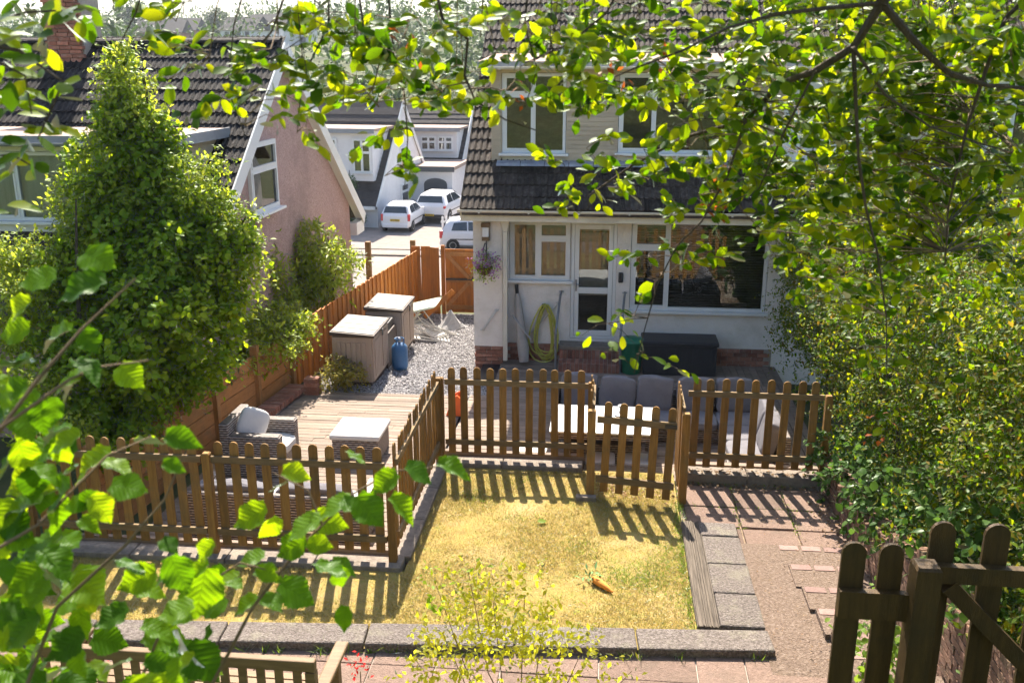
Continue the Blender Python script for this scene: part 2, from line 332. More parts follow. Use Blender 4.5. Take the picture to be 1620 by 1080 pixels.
def veins(m):
    """side veins and midrib as relief and slightly darker lines, in the leaf's own coordinates"""
    t = m.node_tree; tc = N(t, 'ShaderNodeTexCoord'); sx = N(t, 'ShaderNodeSeparateXYZ'); t.links.new(tc.outputs['Object'], sx.inputs[0])
    def mth(op, a, b=None):
        n = N(t, 'ShaderNodeMath', operation=op)
        for i, q in enumerate((a, b)):
            if q is None: continue
            if isinstance(q, (int, float)): n.inputs[i].default_value = q
            else: t.links.new(q, n.inputs[i])
        return n.outputs[0]
    ay_ = mth('ABSOLUTE', sx.outputs[1]); u = mth('SUBTRACT', sx.outputs[0], mth('MULTIPLY', ay_, 0.75))
    w_ = mth('POWER', mth('ABSOLUTE', mth('SINE', mth('MULTIPLY', u, 24.0))), 0.35)
    w_ = mth('MULTIPLY', w_, mth('MINIMUM', mth('MULTIPLY', ay_, 60.0), 1.0))
    bp = N(t, 'ShaderNodeBump'); bp.inputs['Strength'].default_value = 0.24; bp.inputs['Distance'].default_value = 0.012; t.links.new(w_, bp.inputs['Height'])
    mr = N(t, 'ShaderNodeMapRange'); mr.inputs[3].default_value = 0.74; mr.inputs[4].default_value = 1.04; t.links.new(w_, mr.inputs[0])
    for n in [q for q in t.nodes if q.type in ('BSDF_DIFFUSE', 'BSDF_TRANSLUCENT', 'BSDF_GLOSSY')]:
        t.links.new(bp.outputs[0], n.inputs['Normal'])
        if n.type == 'BSDF_TRANSLUCENT':
            src = n.inputs[0].links[0].from_socket; hs = N(t, 'ShaderNodeHueSaturation'); t.links.new(src, hs.inputs['Color']); t.links.new(mr.outputs[0], hs.inputs['Value']); t.links.new(hs.outputs[0], n.inputs[0])
veins(L_HAZEL)
L_SHRUB = leafmat('shrub_leaf', [(0.10, 0.19, 0.018), (0.16, 0.26, 0.022), (0.25, 0.33, 0.03)], [(0.36, 0.58, 0.010), (0.54, 0.74, 0.015), (0.72, 0.84, 0.02)], 0.42, 0.48)
L_IVY = leafmat('ivy_leaf', [(0.035, 0.08, 0.02), (0.055, 0.11, 0.028), (0.08, 0.14, 0.035)], [(0.10, 0.22, 0.025), (0.16, 0.30, 0.04)], 0.3, 0.35)
L_LIGHT = leafmat('light_leaf', [(0.16, 0.24, 0.03), (0.23, 0.31, 0.04), (0.32, 0.37, 0.06)], [(0.46, 0.62, 0.03), (0.66, 0.76, 0.05), (0.80, 0.82, 0.08)], 0.4, 0.48)
L_HEDGE = leafmat('hedge_leaf', [(0.035, 0.08, 0.01), (0.06, 0.12, 0.012), (0.10, 0.15, 0.015), (0.16, 0.18, 0.022), (0.15, 0.09, 0.03)], [(0.12, 0.28, 0.003), (0.24, 0.42, 0.004), (0.40, 0.54, 0.006), (0.58, 0.60, 0.01), (0.40, 0.25, 0.03)], 0.45, 0.44)
L_YELLOW = leafmat('yellow_leaf', [(0.20, 0.23, 0.025), (0.30, 0.30, 0.03), (0.38, 0.34, 0.045)], [(0.80, 0.80, 0.03), (0.9, 0.84, 0.05)], 0.5, 0.66)
L_ACER = leafmat('acer_leaf', [(0.30, 0.24, 0.05), (0.36, 0.30, 0.07), (0.24, 0.24, 0.05)], [(0.50, 0.42, 0.08), (0.48, 0.46, 0.08)], 0.4, 0.45)
L_DRY = leafmat('dead_leaf', [(0.26, 0.15, 0.08), (0.36, 0.24, 0.14), (0.17, 0.10, 0.06)], [(0.3, 0.17, 0.08), (0.2, 0.12, 0.06)], 0.5, 0.25)
L_RUST = leafmat('rust_leaf', [(0.38, 0.10, 0.02), (0.30, 0.07, 0.02)], [(0.6, 0.16, 0.02), (0.5, 0.12, 0.02)], 0.5, 0.45)
L_GRASS = leafmat('grass_blade', [(0.42, 0.31, 0.09), (0.50, 0.37, 0.13), (0.57, 0.44, 0.20), (0.26, 0.26, 0.06), (0.38, 0.29, 0.08)], [(0.54, 0.42, 0.10), (0.58, 0.45, 0.13), (0.62, 0.49, 0.2), (0.34, 0.38, 0.05), (0.46, 0.38, 0.07)], 0.5, 0.4)
L_GRASSG = leafmat('green_grass_blade', [(0.10, 0.19, 0.03), (0.16, 0.25, 0.04), (0.22, 0.28, 0.06)], [(0.26, 0.44, 0.03), (0.36, 0.5, 0.05)], 0.5, 0.45)
L_FAR = leafmat('far_foliage', [(0.03, 0.065, 0.018), (0.05, 0.095, 0.024), (0.08, 0.125, 0.03)], [(0.05, 0.10, 0.02), (0.10, 0.16, 0.03)], 0.6, 0.35)
L_RED = leafmat('red_petal', [(0.65, 0.015, 0.02), (0.75, 0.03, 0.03)], [(0.8, 0.03, 0.03), (0.8, 0.05, 0.04)], 0.5, 0.4)
L_PURPLE = leafmat('mixed_petal', [(0.42, 0.25, 0.62), (0.55, 0.10, 0.30), (0.62, 0.45, 0.72), (0.30, 0.05, 0.16)], [(0.5, 0.3, 0.7), (0.6, 0.1, 0.3)], 0.5, 0.3)

# ------------------------------------------------------------------ leaf geometry
def leaf_template(n=3, w=0.5, tip=0.55, fold=0.18, curl=0.12, serr=0.0):
    """unit leaf along +x, half-width profile peaking at 'tip' of its length; midrib fold and downward curl"""
    xs = np.linspace(0, 1, n + 1); V = []; F = []
    mid = [(x, 0, -curl * x * x) for x in xs]
    def hw(x):
        a = x / tip if x < tip else (1 - x) / (1 - tip)
        return w * 0.5 * math.sin(min(1, max(0, a)) ** 0.75 * math.pi / 2)
    V += mid; L0 = len(V); Lr = {}
    for sgn in (1, -1):
        idx = []
        for i, x in enumerate(xs):
            if i in (0, n): idx.append(i); continue
            h = hw(x) * (1 + (serr if i % 2 else -serr)); V.append((x, sgn * h, -curl * x * x + fold * h)); idx.append(len(V) - 1)
        for i in range(n):
            a, b, c, d = i, i + 1, idx[i + 1], idx[i]
            q = [a, b, c, d] if sgn > 0 else [a, d, c, b]
            q2 = []
            for k in q:
                if k not in q2: q2.append(k)
            if len(q2) == 4: F += [(q2[0], q2[1], q2[2]), (q2[0], q2[2], q2[3])]
            elif len(q2) == 3: F.append(tuple(q2))
    return np.array(V, float), np.array(F, int)
T_OBOV = leaf_template(4, 0.52, 0.62, 0.22, 0.12)
T_SIMPLE = leaf_template(2, 0.5, 0.5, 0.25, 0.15)
T_BROAD = leaf_template(3, 0.75, 0.42, 0.2, 0.15)
T_HAZEL = leaf_template(10, 0.86, 0.48, 0.16, 0.16, 0.035)
T_THIN = leaf_template(2, 0.28, 0.45, 0.2, 0.2)

def hazel_template(w=0.84, fold=0.16, curl=0.16, wav=0.03, n=20):
    xs_ = np.linspace(0, 1, n + 1); V = [(x, 0, -curl*x*x) for x in xs_]; F = []
    for sgn in (1, -1):
        idx = []
        for i, x in enumerate(xs_):
            if i in (0, n): idx.append(i); continue
            h = w*0.5*math.sin(math.pi*min(1, x**0.78))**0.62
            if x > 0.58: h *= 1 - 0.72*((x-0.58)/0.42)**1.1
            h *= 1 + (0.06 if i % 2 else -0.06)
            V.append((x - (0.07 if i == 1 else 0), sgn*h, -curl*x*x + fold*h + wav*math.sin(x*15 + sgn))); idx.append(len(V)-1)
        for i in range(n):
            q = []
            for k in ([i, i+1, idx[i+1], idx[i]] if sgn > 0 else [i, idx[i], idx[i+1], i+1]):
                if k not in q: q.append(k)
            F.append((q[0], q[1], q[2]))
            if len(q) == 4: F.append((q[0], q[2], q[3]))
    return np.array(V, float), np.array(F, int)

def frames(d, nrm):
    d = d / (np.linalg.norm(d, axis=1, keepdims=True) + 1e-9)
    y = np.cross(nrm, d); y /= (np.linalg.norm(y, axis=1, keepdims=True) + 1e-9)
    z = np.cross(d, y)
    return d, y, z
def leaves_np(T, pos, d, nrm, size):
    tv, tf = T; n = len(pos); k = len(tv)
    x, y, z = frames(d, nrm)
    s = size[:, None, None]
    V = pos[:, None, :] + s * (tv[None, :, 0:1] * x[:, None, :] + tv[None, :, 1:2] * y[:, None, :] + tv[None, :, 2:3] * z[:, None, :])
    F = tf[None, :, :] + (np.arange(n) * k)[:, None, None]
    return V.reshape(-1, 3), F.reshape(-1, 3)
def unit(v): return v / (np.linalg.norm(v, axis=-1, keepdims=True) + 1e-9)
def rvec(n): return unit(rng.normal(size=(n, 3)))
def sprigs(c, r, nsprig, nleaf, size, spread=0.12, fill=0.35, up=0.4, droop=0.0):
    """leaves on short sprigs growing out of the skin (and some of the inside) of ellipsoid c, r"""
    c = np.array(c, float); r = np.array(r, float) * np.ones(3)
    o = rvec(nsprig); rad = np.where(rng.random(nsprig) < fill, rng.uniform(0.45, 0.9, nsprig), rng.uniform(0.86, 1.12, nsprig))
    lump = 1 + 0.10 * np.sin(o[:, 0] * 7 + c[0]) * np.sin(o[:, 1] * 6 + c[2]) + 0.08 * np.sin(o[:, 2] * 9 + c[1])
    base = c + o * r * (rad * lump)[:, None]
    dr = unit(o + 0.7 * rvec(nsprig) + np.array([0, 0, up]))
    L = rng.uniform(0.7, 1.4, nsprig) * spread * 2.2
    t = np.linspace(0.1, 1, nleaf)
    P = base[:, None, :] + dr[:, None, :] * (L[:, None] * t[None, :])[:, :, None]
    P[:, :, 2] -= droop * (t[None, :] ** 2) * L[:, None]
    n = nsprig * nleaf
    P = P.reshape(-1, 3) + rng.normal(size=(n, 3)) * spread * 0.18
    dd = unit(np.repeat(dr, nleaf, 0) * 0.6 + rvec(n) * 0.9 + np.array([0, 0, -0.25]))
    nn = unit(np.repeat(o, nleaf, 0) * 0.45 + np.array([0, 0.05, 0.95]) + rvec(n) * 0.55)
    sz = size * rng.uniform(0.6, 1.25, n)
    return P, dd, nn, sz
def merge(lst): return tuple(np.concatenate([a[i] for a in lst]) for i in range(4))
def foliage(name, T, data, m, parent, kind='stuff'):
    V, F = leaves_np(T, *data)
    o = link(name, np_mesh(name, V, F, m), parent)
    if kind: o['kind'] = kind
    return o
# ================================================================== setting
def gz(x, y):
    if y < 5.6:
        z = 0.72 if y > 4.6 else 0.72 + (4.6 - y) * 0.84
        if y < 1.5: z = 3.32 + (1.5 - y) * 0.30
        z = min(z, 9)
        if x > 1.2 and y > 2.9: z = max(z if y < 4.2 else 0, min(1.15, -0.25 + max(0, 10 - y) * 0.24) - 0.12)
        return z
    if y < 6.0: return 0.72 - (y - 5.6) / 0.4 * 1.2
    if y < 24: return -0.6 if y < 16 else -0.6 - (y - 16) * 0.06
    if y < 35: return -1.08 - (y - 24) / 11 * 2.35
    if y < 62: return -3.43
    z = -3.43 + (y - 62) * 0.078
    if y > 400: z = 22.9 + 3 * math.sin(x * 0.01)
    return z + 4 * math.sin(x * 0.013 + 1) * min(1, max(0, (y - 70) / 200))
xs = [-900, -600, -400, -280, -200, -140, -100, -70, -50, -36, -26, -18, -14, -11, -9, -7.5, -6.5, -5.5, -4.5, -3.5, -2.5, -1.5, -0.5, 0.5, 1.2, 1.21, 2.2, 3.2, 4, 5, 6.5, 8, 10, 14, 20, 30, 45, 70, 100, 150, 220, 320, 500, 900]
ys = [-300, -120, -60, -30, -16, -9, -5, -2, 0, 1, 1.5, 2, 2.9, 3.5, 4.2, 4.6, 5.0, 5.6, 5.8, 6.0, 7, 8, 9, 10, 11, 12, 14, 16, 18, 20, 22, 24, 27, 31, 35, 36, 45, 55, 62, 70, 85, 100, 130, 160, 200, 260, 320, 400, 402, 600, 1000, 2500]
g = MB()
for y in ys:
    for x in xs: g.v.append((x, y, gz(x, y)))
nx = len(xs)
for j in range(len(ys) - 1):
    for i in range(nx - 1): g.f.append((j*nx+i, j*nx+i+1, (j+1)*nx+i+1, (j+1)*nx+i))
tag(g.build('ground', M_BANK), kind='structure')
road = tag(bx(-60, 40, 35.2, 61, -3.6, -3.405).build('road', M_ROAD), kind='structure')
kb = tag(bx(-18, -1.5, 42.6, 42.85, -3.5, -3.33).build('kerb', M_KERB), kind='structure')
pv = tag(bx(-40, 20, 44.2, 44.35, -3.5, -3.37).build('kerb', M_KERB), kind='structure')

# --- lawn with short dry grass
LZ = -0.12
lm = MB(); cells = 24
def lawn_patch(x0, x1, y0, y1):
    nxp, nyp = int((x1-x0)/0.12)+1, int((y1-y0)/0.12)+1
    b = len(lm.v)
    for j in range(nyp):
        for i in range(nxp):
            x = x0+(x1-x0)*i/(nxp-1); y = y0+(y1-y0)*j/(nyp-1)
            lm.v.append((x, y, LZ + 0.012*math.sin(x*3.1)*math.sin(y*2.7) + random.uniform(-.006, .006)))
    for j in range(nyp-1):
        for i in range(nxp-1):
            lm.f.append((b+j*nxp+i, b+j*nxp+i+1, b+(j+1)*nxp+i+1, b+(j+1)*nxp+i))
lawn_patch(-6.4, -2.08, 7.64, 9.06); lawn_patch(-2.08, 1.0, 7.86, 11.95)
lawn = tag(lm.build('lawn', M_TURF, smooth=True), kind='structure')
tag(bx(-0.2, 1.02, 11.95, 12.2, -0.5, -0.14).build('gateway_ground', M_SOIL), kind='structure')
def lawn_pts(n):
    a1, a2 = 4.3 * 1.12, 3.05 * 4.0
    p = rng.random(n) < a1 / (a1 + a2)
    x = np.where(p, rng.uniform(-6.35, -2.1, n), rng.uniform(-2.1, 0.98, n))
    y = np.where(p, rng.uniform(7.7, 9.03, n), rng.uniform(7.95, 11.9, n))
    k = y > 7.995 + 0.07 * (x + 1.85)
    return x[k], y[k]
def blades(name, x, y, z, h, wd, m):
    n = len(x); a = rng.uniform(0, 2*np.pi, n); lean = rng.normal(size=(n, 2)) * 0.75
    hh = h * rng.uniform(0.5, 1.3, n)
    c = np.stack([x, y, z], 1); s = np.stack([np.cos(a), np.sin(a), 0*a], 1) * wd
    tip = c + np.stack([lean[:, 0]*hh, lean[:, 1]*hh, hh], 1)
    V = np.stack([c - s, c + s, tip], 1).reshape(-1, 3); F = np.arange(3*n).reshape(-1, 3)
    return tag(link(name, np_mesh(name, V, F, m)), kind='stuff')
x, y = lawn_pts(120000)
keep = (np.sin(x*2.3+1)*np.sin(y*1.9) + np.sin(x*5.1)*np.sin(y*4.3+2)*0.6 + rng.normal(size=len(x))*0.5) > -0.75
x, y = x[keep], y[keep]
blades('dry_grass', x, y, np.full(len(x), LZ - 0.004), 0.03, 0.0035, L_GRASS)['label'] = 'short straw coloured grass of the dry lawn'
x, y = lawn_pts(60000)
gm = (np.sin(x*1.7+0.6)*np.sin(y*2.1+0.5) + 0.75*np.sin(x*4.7+3)*np.sin(y*5.3) + 0.45*(x+0.3) + rng.normal(size=len(x))*0.35)
keep = (gm > 0.95)
x, y = x[keep], y[keep]
blades('green_grass', x, y, np.full(len(x), LZ - 0.004), 0.038, 0.004, L_GRASSG)['label'] = 'greener tufts of grass across the lawn'

# --- stone coping round the lawn
cop = thing('coping_wall', 'rough grey coping stones edging the front of the lawn', 'stone edging', (-2, 7.8, -0.3))
def cop_y(x): return 7.99 + 0.07 * (x + 1.85)              # inner edge of the coping, slightly askew to the house
x = -6.3
while x < 1.62:
    L = random.uniform(1.15, 1.5); x1 = min(x + L, 1.68)
    if 1.68 - x1 < 0.5: x1 = 1.68
    bx(-(x1-x)/2 + .006, (x1-x)/2 - .006, -.35 + random.uniform(-.012, .012), random.uniform(-.01, .01), -0.33, -0.06 + random.uniform(-.008, .008)).build('stone', M_STONE, cop, Matrix.Translation(((x+x1)/2, cop_y((x+x1)/2), 0)) @ Matrix.Rotation(math.atan(.07), 4, 'Z'), bevel=0.02)
    x = x1
cop2 = thing('coping_wall', 'row of grey coping stones between timber sleeper and path', 'stone edging', (1.4, 9.2, -0.3))
y = 8.23
while y < 10.35:
    L = random.uniform(0.58, 0.64); y1 = min(y + L, 10.42)
    t = (y - 8.2) / 2.3; dx = -0.03 * t
    bx(1.225 + dx, 1.655 + dx, y + .007, y1 - .007, -0.33, -0.045 + random.uniform(-.008, .008)).build('stone', M_STONE, cop2, bevel=0.018); y = y1 if y1 < 10.3 else 99
sl_ = MB(); rows = 22
for i in range(rows):                                    # weathered sleeper: split into grain ridges along its length
    x0 = 1.0 + 0.215 * i / rows; hz = random.uniform(-0.012, 0.010)
    sl_.box(x0, x0 + 0.215 / rows - random.uniform(0.0006, 0.003), 8.22, 10.44 + random.uniform(-.02, .02), -0.3, -0.05 + hz)
tag(sl_.build('timber_sleeper', M_OLDWOOD), 'weathered grey timber sleeper laid flat along the lawn edge', 'timber edging')

# --- paths
path = MB()
for y_, z_ in ((10.075, -.118), (9.0, -.112), (8.2, -.112), (7.62, -.143)): path.v += [(1.63, y_, z_), (3.05, y_, z_)]
path.f += [(0,1,3,2), (2,3,5,4), (4,5,7,6)]; path.v += [(1.63, 7.62, -0.4), (3.05, 7.62, -0.4), (1.63, 10.075, -.4), (3.05, 10.075, -.4)]; path.f += [(6,7,9,8), (0,2,4,6,8,10)]
path = tag(path.build('path', M_CONC), kind='structure')
path2 = tag(bx(-6.5, 3.0, 6.0, 7.96, -0.42, -0.165).build('lower_path', M_MORTAR), kind='structure')
x = -6.4
while x < 2.9:
    L = random.choice([0.6, 0.9, 0.45]); y = 7.94
    for k in range(4):
        bx(x + .006, x + L - .006, y - 0.5 + .006, y - .006, -0.2, -0.146 + random.uniform(-.006, .006)).build('slab', M_SLAB, path2, bevel=0.008); y -= 0.5
    x += L
pathu = tag(bx(1.03, 2.96, 10.07, 11.72, -0.5, -0.19).build('upper_path', M_SOIL), kind='structure')
for r_, (y0, y1) in enumerate([(11.06, 11.66), (10.53, 11.05), (10.09, 10.5)]):
    for c_, (x0, x1) in enumerate([(1.08, 1.72), (1.73, 2.36), (2.37, 2.93)]):
        if r_ == 2 and c_ == 0: x0 = 1.66
        bx(x0 + .008, x1 - .008, y0 + .006, y1 - .006, -0.25, -0.15 + random.uniform(-.01, .01)).build('slab', M_SLAB, pathu, bevel=0.008)

# --- steps climbing towards the upper gate, brick nosings
nos = bx(-0.105, 0.105, -0.052, 0.052, -0.04, 0.0).mesh('step_brick', M_BRICKPALE)
SY = [10.08, 9.62, 9.13, 8.67, 8.2, 7.7, 7.2, 6.7, 6.2, 5.7, 5.2, 4.6]
SZ = [-0.108, -0.090, -0.070, -0.048, -0.01, 0.12, 0.25, 0.40, 0.56, 0.72, 0.88]
for i in range(11):
    y1 = SY[i]; z = SZ[i]; x0 = 2.06 + 0.05 * i if i < 5 else 2.26
    st = thing('garden_step', ['lowest', 'second', 'third', 'fourth', 'fifth', 'sixth', 'seventh', 'eighth', 'ninth', 'tenth', 'eleventh'][i] + ' concrete garden step with pale brick nosing, counted up from the paved path', 'step', ((x0+3)/2, y1, z-0.2), group='steps up to the garden gate')
    bx(x0, 2.92, SY[i+1], y1, -0.5, z - 0.006).build('tread', M_CONC, st)
    xx = x0 + 0.125
    while xx < 2.84:
        link('brick', nos, st, Matrix.Translation((xx, y1 - 0.085 + random.uniform(-.008, .008), z + 0.0005)) @ Matrix.Rotation(random.uniform(-.04, .04), 4, 'Z')); xx += 0.248
# --- brick retaining wall on the right of the path
wall = thing('retaining_wall', 'stepped red brick retaining wall below the right hand hedge', 'wall', (3.0, 9, -0.4))
bx(2.985, 3.25, 4.5, 11.98, -0.6, 0.16).build('wall_core', M_MORTAR, wall)
bx(2.985, 3.25, 4.5, 8.3, 0.16, 0.75).build('wall_core', M_MORTAR, wall)
bkm = bx(-0.055, 0.055, -0.105, 0.105, -0.031, 0.031).mesh('wall_brick', M_OLDBRICK)
bke = bx(-0.11, 0.11, -0.032, 0.032, -0.055, 0.055).mesh('edge_brick', M_OLDBRICK)
def wtop(y):
    return 0.26 if y > 10.35 else 0.38 if y > 9.6 else 0.52 if y > 8.9 else 0.7 if y > 8.2 else 0.95 if y > 6.8 else 1.3
for c_ in range(19):
    z = -0.2 + c_ * 0.072; y = 4.6 + (0.11 if c_ % 2 else 0)
    while y < 11.9:
        if z + 0.03 < wtop(y) - 0.1:
            link('brick', bkm, wall, Matrix.Translation((2.985 + random.uniform(-.006, .006), y, z)))
        y += 0.222
for lo, hi in ((10.36, 11.95), (9.61, 10.34), (8.91, 9.59), (8.21, 8.89), (6.81, 8.19)):
    bx(3.0, 3.22, lo, hi, 0.0, wtop((lo+hi)/2) - 0.11).build('wall_core', M_MORTAR, wall)
    y = lo + 0.04
    while y < hi:
        link('brick', bke, wall, Matrix.Translation((3.03 + random.uniform(-.012, .012), y, wtop((lo+hi)/2) - 0.055)) @ Matrix.Rotation(random.uniform(-.05, .05), 4, 'Z') @ Matrix.Rotation(random.uniform(-.05, .05), 4, 'X')); y += 0.079

# --- kerbs under the picket fences
kk = thing('kerb_edging', 'pale concrete kerb under the middle picket fence', 'kerb', (-1.2, 12, -0.4))
for x0, x1 in ((-2.12, -1.32), (-1.31, -0.22)): bx(x0, x1, 11.86, 12.12, -0.42, -0.05).build('kerb_stone', M_KERB, kk, bevel=0.012)
bx(-2.2, -0.2, 12.121, 12.2, -0.42, 0.012).build('timber_edge', M_DECK, kk)
kk = thing('kerb_edging', 'pale concrete kerb under the front left picket fence', 'kerb', (-4, 9.1, -0.4))
for x0, x1 in ((-6.4, -5.2), (-5.19, -4.1), (-4.09, -3.1), (-3.09, -2.12)): bx(x0, x1, 9.03, 9.3, -0.42, -0.06).build('kerb_stone', M_KERB, kk, bevel=0.012)
bx(-6.3, -2.3, 9.301, 9.36, -0.42, -0.004).build('timber_edge', M_DECK, kk)
kk = thing('kerb_edging', 'pale concrete kerb running along the side picket fence', 'kerb', (-2.1, 10.5, -0.4))
for y0, y1 in ((9.31, 10.2), (10.21, 11.1), (11.11, 11.99)): bx(-2.24, -2.06, y0, y1, -0.42, -0.07).build('kerb_stone', M_KERB, kk, bevel=0.012)
kk = thing('kerb_edging', 'mossy concrete kerb under the right picket fence above the slabs', 'kerb', (2, 11.8, -0.4))
for x0, x1 in ((1.1, 1.95), (1.96, 2.95)): bx(x0, x1, 11.73, 12.0, -0.45, -0.01).build('kerb_stone', M_KERB, kk, bevel=0.015)
bx(1.05, 2.97, 12.001, 12.1, -0.45, 0.012).build('timber_edge', M_DECK, kk)

# --- decking, board by board
DZ = -0.35
deck = tag(bx(-5.6, -2.3, 9.37, 15.4, -0.55, DZ - 0.034).build('deck_left', M_BLACK), kind='structure')
deckb = tag(bx(-2.28, 3.3, 12.2, 17.7, -0.56, DZ - 0.034).build('deck_house', M_BLACK), kind='structure')
def board_x(par, x0, x1, y, wd):
    n = 3; c = []
    me = bx(0, x1 - x0 - .004, 0, wd - 0.011, -0.03, 0).build('board', M_DECK, par, Matrix.Translation((x0, y, DZ + random.uniform(-.003, .003))))
y = 9.4
while y < 15.36:
    j = random.uniform(-4.6, -3.2)
    board_x(deck, -5.58, j, y, 0.125); board_x(deck, j, -2.3, y, 0.125); y += 0.125
y = 12.22
while y < 17.6:
    x0 = -2.26 if y < 15.4 else -1.93
    j = random.uniform(-0.8, 1.4)
    board_x(deckb, x0, j, y, 0.125); board_x(deckb, j, 2.27, y, 0.125); y += 0.125
for k in range(8):
    bx(0, 0.114, 0, 5.4, -0.03, 0).build('board', M_DECK, deckb, Matrix.Translation((2.285 + 0.125*k, 12.22, DZ + random.uniform(-.003, .003))))

# --- gravel strip to the side gate
def grz(y): return -0.37 if y < 16 else -0.37 - (y - 16) * 0.075
gb = MB()
for y in (15.41, 16, 18, 20, 22, 23.2): gb.v += [(-5.3 + (y-15.4)*0.09, y, grz(y) - 0.03), (-2.4, y, grz(y) - 0.03)]
for i in range(5): gb.f.append((2*i, 2*i+1, 2*i+3, 2*i+2))
gb.v += [(-2.46, 15.41, -.41), (-1.95, 15.41, -.41), (-1.95, 17.4, -.51), (-2.46, 17.4, -.51)]; n_ = len(gb.v); gb.f.append((n_-4, n_-3, n_-2, n_-1))
tag(gb.build('gravel_bed', M_GRAVELBASE), kind='structure')
n = 36000
x = rng.uniform(-5.2, -1.96, n); y = 15.42 + 7.6 * rng.random(n) ** 1.25
ok = (x > -5.25 + (y - 15.4) * 0.09) & ((x < -2.47) | (y < 17.33)); x, y = x[ok], y[ok]; n = len(x)
octv = np.array([(1,0,0),(-1,0,0),(0,1,0),(0,-1,0),(0,0,1),(0,0,-1)], float); octf = np.array([(0,2,4),(2,1,4),(1,3,4),(3,0,4),(2,0,5),(1,2,5),(3,1,5),(0,3,5)])
sz = rng.uniform(0.009, 0.022, n)
jit = octv[None] * rng.uniform(0.6, 1.3, (n, 6, 1)) * np.array([1, 1, 0.65]) + rng.normal(size=(n, 6, 3)) * 0.18
a = rng.uniform(0, 6.28, n); ca, sa = np.cos(a)[:, None], np.sin(a)[:, None]
jr = jit.copy(); jr[:, :, 0] = jit[:, :, 0]*ca - jit[:, :, 1]*sa; jr[:, :, 1] = jit[:, :, 0]*sa + jit[:, :, 1]*ca
zz = np.where(y < 16, -0.37, -0.37 - (y - 16) * 0.075)
V = jr * sz[:, None, None] + np.stack([x, y, zz - 0.018 + rng.uniform(0, 0.014, n)], 1)[:, None, :]
m_, t_, b_ = nodes('gravel_stone')
cc = ramp(t_, N(t_, 'ShaderNodeNewGeometry').outputs['Random Per Island'], [(0, (0.20, 0.19, 0.20)), (0.4, (0.36, 0.345, 0.355)), (0.75, (0.48, 0.46, 0.465)), (1, (0.64, 0.62, 0.62))])
t_.links.new(cc, b_.inputs['Base Color']); b_.inputs['Roughness'].default_value = 0.9
tag(link('gravel', np_mesh('gravel', V.reshape(-1, 3), (octf[None] + (np.arange(n)*6)[:, None, None]).reshape(-1, 3), m_)), 'grey and white gravel chippings beside the house', kind='stuff')
# ================================================================== houses
def holed_wall(x0, x1, z0, z1, y0, y1, holes):
    xs_ = sorted({x0, x1, *[h[0] for h in holes], *[h[1] for h in holes]}); zs_ = sorted({z0, z1, *[h[2] for h in holes], *[h[3] for h in holes]})
    nX, nZ = len(xs_) - 1, len(zs_) - 1
    def solid(i, k):
        if i < 0 or k < 0 or i >= nX or k >= nZ: return False
        cx, cz = (xs_[i] + xs_[i+1]) / 2, (zs_[k] + zs_[k+1]) / 2
        return not any(h[0] < cx < h[1] and h[2] < cz < h[3] for h in holes)
    mb = MB()
    for i in range(nX):
        for k in range(nZ):
            if not solid(i, k): continue
            a, b, c, d = xs_[i], xs_[i+1], zs_[k], zs_[k+1]
            mb.add([(a,y0,c),(b,y0,c),(b,y0,d),(a,y0,d)], [(0,1,2,3)]); mb.add([(a,y1,c),(b,y1,c),(b,y1,d),(a,y1,d)], [(3,2,1,0)])
            if not solid(i-1, k): mb.add([(a,y0,c),(a,y0,d),(a,y1,d),(a,y1,c)], [(0,1,2,3)])
            if not solid(i+1, k): mb.add([(b,y0,c),(b,y0,d),(b,y1,d),(b,y1,c)], [(3,2,1,0)])
            if not solid(i, k-1): mb.add([(a,y0,c),(b,y0,c),(b,y1,c),(a,y1,c)], [(3,2,1,0)])
            if not solid(i, k+1): mb.add([(a,y0,d),(b,y0,d),(b,y1,d),(a,y1,d)], [(0,1,2,3)])
    return mb
